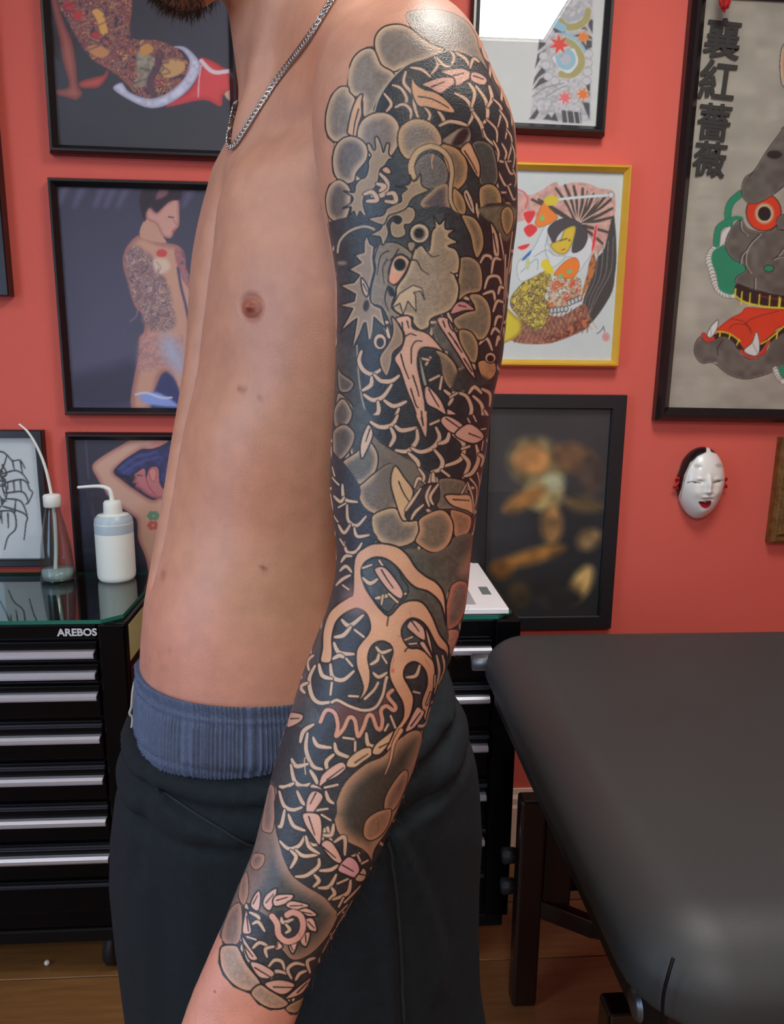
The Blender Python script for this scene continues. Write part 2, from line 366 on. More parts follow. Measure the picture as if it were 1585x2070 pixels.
# ================================================================ massage table
TT = .815
M_vinyl = mat('black_vinyl', (56,58,58), .5, col2=(50,52,53), nscale=6, bump=.1, bscale=900, spec=.4)
M_dwood = mat('dark_stained_wood', (34,13,11), .35, col2=(22,9,8), nscale=8, stretch=(10, 10, 1), coat=.3)
tx0 = float(at_z(1018, 1330, TT)[0])-.012; tx1 = tx0+.72
ty1 = CHY-.028; ty0 = float(at_z(1470, 1945, TT)[1])
tb = thing('massage_table', 'black vinyl massage table with dark wooden legs against the red wall', 'massage table', ((tx0+tx1)/2, (ty0+ty1)/2, 0))
def cushion(name, x0, x1, y0, y1, z0, z1, rad, er, m, parent, n=9):
    """rounded-corner cushion with a rolled edge"""
    ox, oy = parent_loc(parent)[:2]
    def outline(ins):
        rr = max(rad-ins, .004); pts = []
        for cx, cy, a0 in ((x1-ins-rr, y1-ins-rr, 0), (x0+ins+rr, y1-ins-rr, 90), (x0+ins+rr, y0+ins+rr, 180), (x1-ins-rr, y0+ins+rr, 270)):
            for k in range(n): a = R(a0+90*k/(n-1)); pts.append((cx+rr*math.cos(a)-ox, cy+rr*math.sin(a)-oy))
        return pts
    rings = [(er*.5, z0)]
    for k in range(7):
        a = R(-80+k*85/6); rings.append((er*(1-math.cos(a))*.45, z0+ .022+.02*math.sin(a)))
    for k in range(1, 11):
        a = R(90*k/10); rings.append((er*(1-math.cos(a)), z1-er*.75+er*.75*math.sin(a)))
    rings.append((er*2.2, z1+.001)); rings.append((er*4, z1+.002))
    v = []; N = 4*n
    for ins, z in rings: v += [(x, y, z) for x, y in outline(ins)]
    f = [(i*N+j, i*N+(j+1) % N, (i+1)*N+(j+1) % N, (i+1)*N+j) for i in range(len(rings)-1) for j in range(N)]
    f.append(tuple(range(N-1, -1, -1))); f.append(tuple((len(rings)-1)*N+j for j in range(N)))
    return pyd(name, v, f, m, parent, True)
cu_ = cushion('cushion', tx0, tx1, ty0, ty1, TT-.095, TT, .085, .082, M_vinyl, tb)
# welt seam at the near left corner
sm = [(tx0+.024, ty0+.020, TT-.012), (tx0+.018, ty0+.014, TT-.022), (tx0+.014, ty0+.012, TT-.045), (tx0+.017, ty0+.014, TT-.080)]
tube('seam', spline(sm, 6), .0016, M_blackm, cu_, 8)
# wooden rail frame under the cushion
fb = bmesh.new()
for a, b in (((tx0+.03, ty0+.03), (tx0+.055, ty1-.03)), ((tx1-.055, ty0+.03), (tx1-.03, ty1-.03)), ((tx0+.055, ty0+.03), (tx1-.055, ty0+.055)), ((tx0+.055, ty1-.055), (tx1-.055, ty1-.03))):
    lo, hi = np.array((a[0], a[1], TT-.155))-parent_loc(tb), np.array((b[0], b[1], TT-.083))-parent_loc(tb)
    bmesh.ops.create_cube(fb, size=1, matrix=Matrix.Translation(((lo+hi)/2).tolist()) @ Matrix.Diagonal((*(hi-lo).tolist(), 1)))
from_bm('rail_frame', fb, mat('black_vinyl_side', (12,12,13), .5), tb)
LEGY = 1.325; lx = float(at_z(1058, 2030, 0)[0])
def leg(x, y, sgn, visible=True):
    g = box('leg', (x-.026, y-.02, 0), (x+.026, y+.02, .476), M_dwood, tb, .006, 3)
    box('leg_upper', (x+sgn*.03, y-.005, .215), (x+sgn*.09, y+.033, TT-.08), M_dwood, g, .005)
    # rounded top of the lower leg
    for z in (.345, .275):
        o = np.array(parent_loc(g)); kb = bmesh.new()
        bmesh.ops.create_cone(kb, cap_ends=True, segments=8, radius1=.018, radius2=.016, depth=.03, matrix=Matrix.Rotation(R(90), 4, 'Y'))
        bmesh.ops.bevel(kb, geom=list(kb.edges), offset=.003, segments=2, affect='EDGES')
        k = from_bm('knob', kb, M_rubber, g, True); k.location = tuple(np.array((x-sgn*.041, y, z))-o)
    return g
lg = leg(lx, LEGY, 1)
leg(tx1-(lx-tx0)-.005, LEGY, -1); 
leg(lx, ty0+.30, 1); leg(tx1-(lx-tx0)-.005, ty0+.30, -1)
# folding end panel, cross bar with hinge, tension cable, pegs
box('end_panel', (lx+.05, LEGY+.02, .24), (tx1-.10, LEGY+.035, TT-.084), M_blackm, tb, .003)
box('end_panel', (lx+.05, ty0+.28, .30), (tx1-.10, ty0+.295, TT-.084), M_blackm, tb, .003)
br = [at_z(1092, 1832, .22), at_z(1195, 1872, .19), at_z(1260, 1885, .19)]
o = parent_loc(tb)
for a, b in ((br[0], br[1]), (br[1], br[2])):
    d = b-a; L = np.linalg.norm(d); bmx = bbox_bm(np.array((-L/2-.01, -.012, -.020)), np.array((L/2+.01, .012, .020)), .003)
    c_ = from_bm('cross_bar', bmx, M_dwood, tb); c_.location = tuple((a+b)/2-o); c_.rotation_euler = (0, math.atan2(-d[2], math.hypot(d[0], d[1])), math.atan2(d[1], d[0]))
tube('cable', [at_z(1130, 1757, .24), at_z(1215, 1785, .2), at_z(1330, 1850, .2)], .004, M_rubber, tb, 8)
tube('cable', [at_d(1385, 2010, .98), at_d(1320, 2050, 1.0), at_d(1250, 2100, 1.02)], .009, M_rubber, tb, 8)
for pc in (at_z(1352, 2026, TT-.135), at_z(992, 1338, TT-.06)):
    kb = bmesh.new(); bmesh.ops.create_cone(kb, cap_ends=True, segments=28, radius1=.0165, radius2=.0165, depth=.075, matrix=Matrix.Rotation(R(90), 4, 'Y'))
    bmesh.ops.bevel(kb, geom=[e for e in kb.edges if e.calc_face_angle(0) > 1], offset=.002, segments=2, affect='EDGES')
    k = from_bm('peg', kb, mat('brushed_peg', (120,122,124), .35, .8), tb, True); k.location = tuple(pc-o)
# ================================================================ flat prints: shapes drawn on a grid of coloured vertices
class Canvas:
    def __init__(s, x0, y0, x1, y1, bg):
        s.x0, s.y0 = int(x0), int(y0); s.w, s.h = int(x1-x0)+1, int(y1-y0)+1
        s.a = np.empty((s.h, s.w, 3), np.float32); s.a[:] = np.asarray(bg, np.float32)
        s.o = (0., 0., 1.)
    def crop(s, ox, oy, k): s.o = (ox, oy, k); return s
    def px(s, pts): return np.asarray(pts, np.float32)*s.o[2]+np.array(s.o[:2], np.float32)
    def box(s, P, pad):
        xa = max(int(P[:, 0].min()-pad)-s.x0, 0); xb = min(int(P[:, 0].max()+pad)+2-s.x0, s.w)
        ya = max(int(P[:, 1].min()-pad)-s.y0, 0); yb = min(int(P[:, 1].max()+pad)+2-s.y0, s.h)
        if xa >= xb or ya >= yb: return None
        X, Y = np.meshgrid(np.arange(xa, xb, dtype=np.float32)+s.x0, np.arange(ya, yb, dtype=np.float32)+s.y0)
        return (slice(ya, yb), slice(xa, xb)), X, Y
    @staticmethod
    def segdist(X, Y, P, closed, wid=None):
        n = len(P); best = np.full(X.shape, 1e9, np.float32); ins = np.zeros(X.shape, bool)
        for i in range(n if closed else n-1):
            ax, ay = P[i]; bx, by = P[(i+1) % n]
            dx, dy = bx-ax, by-ay; L = dx*dx+dy*dy
            t = np.clip(((X-ax)*dx+(Y-ay)*dy)/(L+1e-9), 0, 1)
            d = np.sqrt((X-ax-t*dx)**2+(Y-ay-t*dy)**2)
            if wid is not None: d = d-(wid[i]+(wid[min(i+1, n-1)]-wid[i])*t)
            np.minimum(best, d, out=best)
            if closed and dy != 0:
                c = ((ay > Y) != (by > Y)) & (X < dx*(Y-ay)/dy+ax)
                ins ^= c
        return best, ins
    def put(s, sl, al, col):
        al = al[..., None]; s.a[sl] = s.a[sl]*(1-al)+np.asarray(col, np.float32)*al
    def fill(s, pts, col, smooth=True, rim=None, rw=0, out=None, ow=1.1, soft=.6, tex=None, alpha=1.):
        """closed shape; rim = colour at its edge fading to col over rw; out = outline colour"""
        P = s.px(pts)
        if smooth: P = spline(P, 4, True).astype(np.float32)
        b = s.box(P, ow+soft+2)
        if b is None: return
        sl, X, Y = b; d, ins = s.segdist(X, Y, P, True); sd = np.where(ins, -d, d)
        c = np.broadcast_to(np.asarray(col, np.float32), X.shape+(3,))
        if tex is not None: c = tex(X, Y, c)
        if rim is not None:
            t = np.clip(-sd/max(rw*s.o[2], 1e-3), 0, 1)[..., None]; t = t*t*(3-2*t)
            c = np.asarray(rim, np.float32)*(1-t)+c*t
        al = np.clip(.5-sd/(2*soft), 0, 1)*alpha
        s.put(sl, al, c)
        if out is not None: s.put(sl, np.clip(.5-(np.abs(sd)-ow)/1.0, 0, 1), out)
    def line(s, pts, w, col, w1=None, out=None, ow=1.3, smooth=True, soft=.5, alpha=1., swell=False):
        """stroke of full width w (crop units), to w1 at its end"""
        P = s.px(pts)
        if smooth: P = spline(P, 5).astype(np.float32)
        k = s.o[2]; n = len(P); wd = np.linspace(w, w if w1 is None else w1, n).astype(np.float32)*k/2
        if swell: wd = (w*k/2*(.42+.58*np.sin(np.pi*np.linspace(.06, .94, n))**.8)).astype(np.float32)
        b = s.box(P, float(wd.max())+ow+3)
        if b is None: return
        sl, X, Y = b; d, _ = s.segdist(X, Y, P, False, wd)
        if out is not None: s.put(sl, np.clip(.5-(d-ow)/1.0, 0, 1), out)
        s.put(sl, np.clip(.5-d/(2*soft), 0, 1)*alpha, col)
    def disc(s, cx, cy, rx, ry, col, rot=0, **k):
        a = np.linspace(0, 2*np.pi, 22, endpoint=False); c, q = math.cos(R(rot)), math.sin(R(rot))
        s.fill(np.stack([cx+rx*np.cos(a)*c-ry*np.sin(a)*q, cy+rx*np.cos(a)*q+ry*np.sin(a)*c], 1), col, smooth=False, **k)
    def sample(s, x, y):
        fx = np.clip(x-s.x0, 0, s.w-1.001); fy = np.clip(y-s.y0, 0, s.h-1.001)
        ix, iy = fx.astype(int), fy.astype(int); tx, ty = (fx-ix)[:, None], (fy-iy)[:, None]
        A = s.a
        return (A[iy, ix]*(1-tx)+A[iy, ix+1]*tx)*(1-ty)+(A[iy+1, ix]*(1-tx)+A[iy+1, ix+1]*tx)*ty
def smooth_noise(X, Y, sc, seed=0):
    """value noise"""
    r = np.random.default_rng(seed).random((64, 64)).astype(np.float32)
    x, y = X/sc, Y/sc; ix, iy = np.floor(x).astype(int), np.floor(y).astype(int); tx, ty = x-ix, y-iy
    tx, ty = tx*tx*(3-2*tx), ty*ty*(3-2*ty)
    g = lambda i, j: r[j % 64, i % 64]
    return (g(ix, iy)*(1-tx)+g(ix+1, iy)*tx)*(1-ty)+(g(ix, iy+1)*(1-tx)+g(ix+1, iy+1)*tx)*ty
def mosaic(pal, sc=9, seed=1, amt=1.):
    pal = np.asarray(pal, np.float32)
    def f(X, Y, c):
        wx = X+6*smooth_noise(X, Y, sc*.8, seed+9); wy = Y+6*smooth_noise(Y, X, sc*.8, seed+5)
        v = smooth_noise(wx, wy, sc, seed)*.65+smooth_noise(wx, wy, sc*.37, seed+3)*.35
        q = np.clip((v-.2)/.6*len(pal), 0, len(pal)-1e-3); i = q.astype(int)
        return c*(1-amt)+pal[i]*amt
    return f
def grain(amt, sc, seed=2):
    return lambda X, Y, c: c*(1+amt*(smooth_noise(X, Y, sc, seed)-.5))[..., None]
M_print = mat('printed_paper', rough=.6, attr=True, nscale=40, namt=.15)
M_wrink = mat('wrinkled_paper', rough=.7, attr=True, nscale=7, namt=.6, bump=.55, bscale=16, stretch=(1, 1, 2.2))
def colour_attr(me, rgb255):
    a = me.attributes.new('Col', 'FLOAT_COLOR', 'POINT')
    c = np.ones((len(rgb255), 4), np.float32); c[:, :3] = lin(np.clip(rgb255, 0, 255)); a.data.foreach_set('color', c.ravel())
def grid_mesh(name, nx, nz, pos):
    """pos(u,v) -> (N,3)"""
    u, v = np.meshgrid(np.linspace(0, 1, nx), np.linspace(0, 1, nz)); P = pos(u.ravel(), v.ravel())
    i = (np.arange(nz-1)[:, None]*nx+np.arange(nx-1)[None]).ravel()
    q = np.stack([i, i+1, i+nx+1, i+nx], 1)
    return fast_mesh(name, P, q), P
def fast_mesh(name, P, q):
    me = bpy.data.meshes.new(name); nq = len(q)
    me.vertices.add(len(P)); me.vertices.foreach_set('co', np.asarray(P, np.float32).ravel())
    me.loops.add(nq*4); me.loops.foreach_set('vertex_index', np.asarray(q, np.int32).ravel())
    me.polygons.add(nq); me.polygons.foreach_set('loop_start', np.arange(0, nq*4, 4, dtype=np.int32))
    me.update(calc_edges=True); me.validate(); return me
ART_STEP = 1.6
def framed(label, X0, X1, Z0, Z1, bar, depth, m_frame, canvas, tilt=0., inset=0., glass=True, step=None, paper=None, prof='flat', cat='framed picture', mount=None):
    """a framed picture hung on the back wall; outer rectangle X0..X1, Z0..Z1"""
    cx, cz = (X0+X1)/2, (Z0+Z1)/2
    t = thing('framed_picture', label, cat, (cx, WALLY, cz)); t.rotation_euler = (0, R(tilt), 0)
    w, h = X1-X0, Z1-Z0
    if prof == 'flat': pr = [(0, 0), (0, -depth*.9), (.002, -depth), (bar-.003, -depth), (bar, -depth*.8), (bar, 0)]
    elif prof == 'bevel': pr = [(0, 0), (0, -depth*.6), (bar*.25, -depth), (bar*.5, -depth), (bar, -depth*.55), (bar, 0)]
    else: pr = [(0, 0), (0, -depth*.7), (bar*.12, -depth*.95), (bar*.25, -depth), (bar*.36, -depth*.8), (bar*.45, -depth*.62), (bar*.7, -depth*.8), (bar*.85, -depth*.55), (bar, -depth*.45), (bar, 0)]
    k = len(pr); v = []; f = []
    for sxn, szn in ((-1, -1), (1, -1), (1, 1), (-1, 1)):
        for ins, y in pr: v.append((sxn*(w/2-ins), y-.002, szn*(h/2-ins)))
    for c in range(4):
        for i in range(k-1): f.append((c*k+i, c*k+i+1, ((c+1) % 4)*k+i+1, ((c+1) % 4)*k+i))
        f.append((c*k+k-1, c*k, ((c+1) % 4)*k, ((c+1) % 4)*k+k-1))
    pyd('frame', v, f, m_frame, t)
    iw, ih = w/2-bar, h/2-bar
    yb = -depth*.35-.002
    if canvas is not None:
        st = step or ART_STEP
        nx = max(8, int(2*iw/(st*WALLY/F))); nz = max(8, int(2*ih/(st*WALLY/F)))
        Mw = Matrix.Translation((cx, WALLY, cz)) @ Matrix.Rotation(R(tilt), 4, 'Y')
        me, P = grid_mesh('print', nx, nz, lambda u, vv: np.stack([-iw+2*iw*u, np.full(u.shape, yb), -ih+2*ih*vv], 1))
        Wd = P @ np.array(Mw.to_3x3()).T + np.array(Mw.translation)
        x, y, _ = project(Wd)
        colour_attr(me, canvas.sample(x, y))
        link('print', me, paper or M_print, t)
    if mount is not None:
        mm = bmesh.new(); bmesh.ops.create_cube(mm, size=1, matrix=Matrix.Translation((0, -.003, 0)) @ Matrix.Diagonal((w-.006, .004, h-.006, 1)))
        from_bm('backing', mm, mount, t)
    if glass:
        gb = bmesh.new(); y0 = yb-.004
        gv = [gb.verts.new((a*iw, y0, b*ih)) for a, b in ((-1, -1), (1, -1), (1, 1), (-1, 1))]; gb.faces.new(gv)
        from_bm('glass_pane', gb, glass_mat('picture_glass', (250,252,252), 1.45), t)
    return t
M_fblack = mat('black_frame', (14,14,17), .3, col2=(18,18,21), nscale=12, coat=.15)
M_fchar = mat('charcoal_frame', (24,25,29), .5, col2=(20,20,24), nscale=12)
M_fgold = mat('gold_frame', (238,198,84), .3, .55, col2=(226,180,60), nscale=25)
M_fgilt = mat('carved_gilt_frame', (150,112,58), .42, .35, col2=(58,34,20), nscale=45, bump=.8, bscale=120)
def wx(px, py): return float(at_y(px, py, WALLY)[0])
def wz(px, py): return float(at_y(px, py, WALLY)[2])
# ================================================================ pictures on the wall
K5 = 500/1585
# --- 1 reclining woman, tattooed back
c = Canvas(60, -260, 520, 340, (58,58,68))
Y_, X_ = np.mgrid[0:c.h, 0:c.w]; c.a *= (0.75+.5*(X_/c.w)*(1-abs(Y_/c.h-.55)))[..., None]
c.crop(0, 0, K5)
TAT = [(66,58,78), (150,70,66), (120,84,84), (176,112,86), (92,72,96), (168,62,62), (196,150,104), (60,52,66), (146,96,90)]
c.fill([(330,-60),(360,-300),(560,-420),(800,-330),(850,0),(840,230),(1000,255),(1120,300),(1210,400),(1230,480),(1150,590),(1000,645),(880,610),(800,530),(700,450),(600,390),(520,300),(430,130)], (150,88,80), tex=mosaic(TAT, 10, 3), out=(80,44,48), ow=.7)
c.fill([(880,330),(1000,380),(980,480),(960,540),(860,560),(880,470)], (150,142,126), tex=grain(.3,6), soft=2)
c.fill([(1030,400),(1130,380),(1190,420),(1160,470),(1080,500),(1030,470)], (206,160,108), soft=2)
c.fill([(900,300),(960,280),(980,330),(910,360)], (206,150,84), soft=2)
c.fill([(590,70),(650,60),(680,150),(690,210),(650,220),(620,130)], (226,170,92), soft=1.5)
c.fill([(560,300),(640,290),(700,330),(660,370),(590,350)], (206,140,92), soft=2)
c.line([(1020,340),(1010,420),(970,500),(960,560),(990,610)], 46, (98,66,78))
for p in ((440,40,40), (500,100,34), (610,225,26), (430,-60,40), (700,-120,60)): c.disc(p[0], p[1], p[2], p[2]*.8, (196,52,56), soft=2.5)
for q in range(26):
    x, y = 470+RNG.random()*330, -250+RNG.random()*520; c.line([(x,y),(x+RNG.normal()*30,y+30),(x+RNG.normal()*40,y+60)], 9, random.choice([(60,50,72),(206,160,120),(120,60,64)]), alpha=.55, soft=1.2)
for q in range(22):
    x = 760+RNG.random()*400; y = 330+RNG.random()*230; c.line([(x,y),(x+RNG.normal()*30,y+RNG.normal()*30),(x+RNG.normal()*50,y+RNG.normal()*40)], 9, random.choice([(64,56,66),(160,84,70),(150,140,130)]), alpha=.55, soft=1.2)
c.fill([(300,-200),(350,-160),(370,0),(410,140),(465,270),(490,420),(500,540),(530,600),(490,642),(440,630),(350,602),(350,575),(440,550),(400,390),(380,250),(325,0)], (172,92,78), rim=(126,62,60), rw=40, out=(70,36,40), ow=.5)
c.fill([(690,445),(660,480),(620,490),(510,525),(520,562),(590,566),(640,555),(690,490)], (196,82,74), rim=(140,56,56), rw=30)
c.fill([(1280,370),(1380,400),(1450,440),(1600,460),(1600,620),(1440,600),(1415,682),(1300,640),(1060,687),(1200,590),(1270,480)], (224,76,80), rim=(196,58,66), rw=40)
c.fill([(1440,600),(1500,570),(1600,580),(1600,690),(1480,650)], (218,176,152))
c.line([(1290,390),(1370,462),(1500,452),(1600,470)], 26, (228,214,220)); c.line([(1290,420),(1275,520),(1270,620)], 10, (236,170,176))
c.fill([(725,570),(780,530),(830,590),(960,632),(1080,592),(1180,500),(1215,400),(1170,325),(1110,300),(1190,303),(1275,390),(1275,470),(1200,585),(1070,672),(960,692),(850,652)], (206,206,226), rim=(168,168,196), rw=24, tex=grain(.2,7))
X0, X1 = wx(98, 160), wx(486, 200); Z0, Z1 = wz(290, 322), wz(290, -135)
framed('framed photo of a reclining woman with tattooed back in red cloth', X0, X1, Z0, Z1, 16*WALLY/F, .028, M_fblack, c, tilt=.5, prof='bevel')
# --- 2 standing woman, tattooed back
c = Canvas(80, 330, 560, 870, (74,74,98))
Y_, X_ = np.mgrid[0:c.h, 0:c.w]; c.a *= (0.82+.35*(Y_/c.h)*(.6+.4*np.sin(X_/90.)))[..., None]*np.array((1., 1., 1.03))
c.crop(0, 340, K5)
for x in (430,540,670,740,820,1240): c.line([(x,100),(x-30,170),(x-60,240)], 40, (112,100,136), 4, soft=9)
c.fill([(450,1350),(700,1270),(860,1250),(900,1500),(500,1540)], (48,48,78), soft=16)
SK = (206,156,134)
c.fill([(820,490),(900,425),(1020,470),(1130,490),(1180,540),(1190,640),(1240,750),(1250,860),(1230,1060),(1240,1300),(1240,1540),(1090,1540),(1090,1330),(1030,1330),(970,1540),(840,1540),(860,1330),(890,1200),(890,1090),(920,1050),(920,950),(860,880),(830,770),(790,640),(790,560)], SK, rim=(168,112,108), rw=50, out=(110,74,80), ow=.6)
c.fill([(1030,1340),(1100,1330),(1150,1430),(1150,1540),(970,1540)], (44,52,110), soft=3)
TB = [(150,112,112), (122,100,112), (176,138,128), (110,94,110), (196,156,140), (138,116,128)]
c.fill([(800,560),(850,500),(920,520),(1000,600),(1080,760),(1110,900),(1120,1010),(1030,1050),(930,1010),(900,900),(850,830),(820,700)], (150,118,118), tex=mosaic(TB, 9, 6), soft=5)
c.fill([(1120,520),(1180,540),(1195,650),(1240,740),(1200,760),(1140,640)], (150,100,106), tex=mosaic([(120,92,110),(190,110,110),(150,120,130),(196,84,84)], 7, 8), soft=2)
c.fill([(900,1080),(990,1060),(1100,1080),(1180,1090),(1180,1300),(1060,1280),(960,1300),(880,1290)], (186,140,140), alpha=.7, tex=mosaic([(176,128,130),(200,146,140),(160,124,136)], 10, 2), soft=5)
c.fill([(1050,1080),(1120,1110),(1180,1240),(1160,1320),(1090,1250),(1040,1160)], (176,180,208), soft=16)  # white-blue glare painted into the print
c.disc(1036, 545, 34, 26, (206,72,74), soft=1.5); c.fill([(980,590),(1060,580),(1090,640),(1010,680)], (222,196,176), soft=4)
for q in range(24):
    x, y = 840+RNG.random()*230, 560+RNG.random()*430; c.line([(x,y),(x+RNG.normal()*18,y+40),(x+RNG.normal()*26,y+80)], 8, random.choice([(104,84,98),(196,160,148),(132,100,106)]), alpha=.5, soft=1.2)
c.line([(1140,640),(1160,760),(1190,880),(1210,980)], 14, (60,60,110), soft=2)
c.fill([(890,1470),(1000,1435),(1120,1500),(1130,1530),(960,1515)], (140,164,230), soft=3); c.line([(870,1450),(940,1440),(1030,1470),(1100,1470)], 14, (196,206,240))
c.fill([(930,330),(1000,350),(1040,430),(1060,480),(900,440)], (204,154,134))
c.fill([(1005,285),(1060,230),(1140,200),(1150,300),(1146,372),(1120,400),(1095,448),(1040,432),(1000,360),(945,330),(935,290),(960,255)], (212,158,146), rim=(176,118,112), rw=24)
c.fill([(890,210),(905,140),(960,128),(1060,122),(1160,130),(1158,200),(1090,212),(1010,282),(990,270),(960,250),(935,290),(930,345),(900,280)], (44,30,44), rim=(66,44,60), rw=16)
c.fill([(1020,140),(1080,140),(1060,180),(1000,200)], (130,86,96), soft=3)
c.line([(1080,312),(1110,316)], 8, (70,40,50)); c.line([(1105,405),(1125,400)], 9, (190,70,80)); c.line([(1110,330),(1140,372)], 7, (180,120,110))
X0 = (wx(101,360)+wx(137,838))/2; X1 = X0+.435; Z1 = wz(250,366); Z0 = wz(250,839)
framed('framed photo of a standing woman seen from behind, back tattooed', X0, X1, Z0, Z1, 15*WALLY/F, .026, M_fblack, c, prof='bevel')
# --- 3 spider drawing
KS = 360/1585
c = Canvas(-260, 850, 130, 1160, (206,214,218)); c.crop(0, 840, KS)
INK = (44,52,56)
for L in ([(-160,330),(0,320),(60,350),(110,400),(180,400),(222,470)], [(20,520),(130,490),(200,520),(258,600)], [(40,600),(180,570),(240,600),(262,655),(290,690),(250,782)], [(60,690),(200,680),(250,760),(230,790)], [(60,740),(180,760),(230,850),(242,905)], [(30,810),(190,860),(242,905),(232,960),(215,1105)], [(0,852),(120,860),(142,1000),(72,1080),(40,1192)], [(0,540),(30,560),(60,690),(40,760),(0,820)], [(0,500),(40,430),(60,350)], [(20,440),(60,520),(10,560)], [(110,400),(130,490)], [(180,400),(200,515)], [(130,860),(140,760)], [(70,870),(75,1000)], [(10,870),(20,960)], [(180,570),(190,680)], [(120,580),(130,680)], [(0,900),(-40,1050),(-90,1180)], [(-40,430),(-160,500),(-260,640),(-250,820)], [(-60,560),(-200,640),(-300,760),(-300,960)], [(-60,700),(-180,780),(-230,940),(-260,1120)]):
    c.line(L, 16, INK, 10)
for q in range(40):
    a = RNG.random()*6.28; r_ = 30+70*RNG.random(); x, y = -10+r_*math.cos(a)*.9, 640+r_*1.6*math.sin(a); c.line([(x,y),(x+RNG.normal()*22,y+RNG.normal()*26),(x+RNG.normal()*30,y+RNG.normal()*34)], 10, INK)
X1 = (wx(97,866)+wx(106,1130))/2; Z1 = wz(50,868); Z0 = wz(50,1141)
framed('framed ink drawing of a spider on white paper above the left cabinet', X1-.36, X1, Z0, Z1, 15*WALLY/F, .022, M_fblack, c)
# --- 4 woman with raised arm
c = Canvas(110, 850, 520, 1480, (46,46,70)); c.crop(0, 840, KS)
c.line([(760,200),(790,560)], 12, (82,84,112), soft=2); c.line([(820,700),(840,1000)], 8, (70,72,100), soft=2)
c.fill([(660,1200),(900,1100),(1250,1300),(1300,1700),(660,1700)], (34,36,54), soft=14)
c.fill([(820,460),(870,390),(1080,262),(1200,205),(1400,198),(1490,222),(1470,252),(1400,282),(1330,300),(1250,302),(1100,412),(1012,500),(1080,570),(1200,660),(1350,750),(1440,730),(1620,760),(1700,1700),(1340,1700),(1320,1400),(1290,1250),(1230,1100),(1222,950),(1180,890),(1000,760),(920,650),(860,550)], (216,170,150), rim=(186,128,118), rw=50, out=(120,80,84), ow=.5)
c.fill([(1390,215),(1470,205),(1490,230),(1400,275),(1310,295)], (216,140,132), soft=2)
c.fill([(1010,500),(1100,400),(1250,312),(1400,290),(1490,250),(1650,300),(1650,640),(1440,560),(1400,460),(1300,470),(1190,500),(1170,545),(1090,530)], (44,48,100), rim=(34,34,70), rw=40, tex=grain(.5,9))
c.fill([(1205,470),(1300,440),(1420,440),(1500,560),(1480,720),(1380,735),(1300,700),(1240,650),(1205,632),(1212,605),(1180,596),(1200,560),(1195,520)], (196,118,122), rim=(160,84,98), rw=36)
c.line([(1225,530),(1265,535)], 10, (70,40,66)); c.line([(1228,655),(1250,648)], 10, (160,60,76)); c.line([(1300,560),(1330,640),(1380,700)], 9, (150,80,92))
c.fill([(1330,490),(1370,470),(1392,520),(1368,590),(1338,550)], (220,138,130), out=(140,70,80), ow=.6)
c.fill([(1010,500),(1100,400),(1250,312),(1400,290),(1490,250),(1650,300),(1650,760),(1440,640),(1410,480),(1370,455),(1325,480),(1300,560),(1285,470),(1215,510),(1190,520),(1150,545),(1080,535)], (48,52,108), rim=(34,34,70), rw=30, tex=grain(.6,8))
for L in ([(1060,480),(1200,380),(1400,320)], [(1100,510),(1240,420),(1420,370)]): c.line(L, 22, (70,84,150), 8, soft=3)
for a in range(0, 360, 60): c.disc(1365+34*math.cos(R(a)), 892+26*math.sin(R(a)), 24, 20, (106,150,124), soft=1)
for a in range(0, 360, 60): c.disc(1362+32*math.cos(R(a)), 978+26*math.sin(R(a)), 22, 18, (204,92,86), soft=1)
X0 = (wx(133,872)+wx(160,1140))/2; Z1 = wz(240,873)
framed('framed photo of a woman with raised arm behind the squeeze bottle', X0, X0+.40, Z1-.52, Z1, 15*WALLY/F, .024, M_fblack, c, prof='bevel')
# --- far left black frame
c = Canvas(-560, -200, 60, 640, (40,42,48)); c.crop(0, 0, 1.)
c.disc(-200, 200, 160, 240, (92,84,80), soft=30); c.disc(-240, 160, 60, 90, (150,130,110), soft=20)
X1 = wx(29, 590); Z0 = wz(10, 600)
framed('black picture frame at the left edge of the wall', X1-.56, X1, Z0, Z0+.80, .034, .03, M_fblack, c, step=3.)
# --- 5 koi sleeve design
c = Canvas(900, -260, 1260, 300, (206,209,206)); c.crop(940, 0, KS)
GR = (186,186,190); DK = (70,74,78)
c.fill([(655,345),(740,120),(760,-500),(1150,-500),(1150,110),(1130,1085),(870,1100),(565,1072),(600,830),(640,560)], GR, smooth=False, rim=(204,204,206), rw=30, tex=grain(.25,5), soft=1.5)
for p in ([(660,350),(725,390),(650,450)], [(648,480),(720,440),(690,490),(650,560),(622,610)], [(620,690),(690,590),(720,640),(650,690),(605,760)], [(600,800),(670,700),(740,670),(760,710),(660,760)], [(960,320),(1010,330),(1000,400),(1060,450),(1130,420),(1130,330),(1060,290)], [(1090,160),(1140,180),(1135,300),(1100,230)], [(860,980),(1030,1000),(1040,1100),(870,1090)], [(570,1060),(640,970),(660,1000),(620,1060)], [(700,1060),(740,1010),(770,1050),(800,1000),(830,1080)], [(1040,900),(1110,920),(1110,1060),(1080,1000)], [(1070,740),(1115,700),(1110,860)], [(1000,250),(1060,230),(1090,270)], [(780,250),(860,260),(900,290),(800,290)]):
    c.fill(p, DK, smooth=False, soft=1)
for x in (900, 960, 1010): c.line([(x,960),(x+20,1100)], 10, (200,202,204))
for x, y in ((690,240),(690,320),(1100,480),(1095,560),(1090,640),(1080,720),(700,500),(740,680),(800,720),(880,740),(720,580)): c.disc(x, y, 40, 36, (200,200,204), out=(150,152,156), ow=.5)
OL = (166,160,106); BL = (146,188,206)
c.line([(1095,100),(1070,180),(990,235),(900,235),(850,190)], 62, OL, out=(210,206,190)); c.line([(775,120),(800,200),(870,250)], 70, BL); c.line([(1050,110),(1000,160),(920,170),(860,130)], 40, (168,176,184))
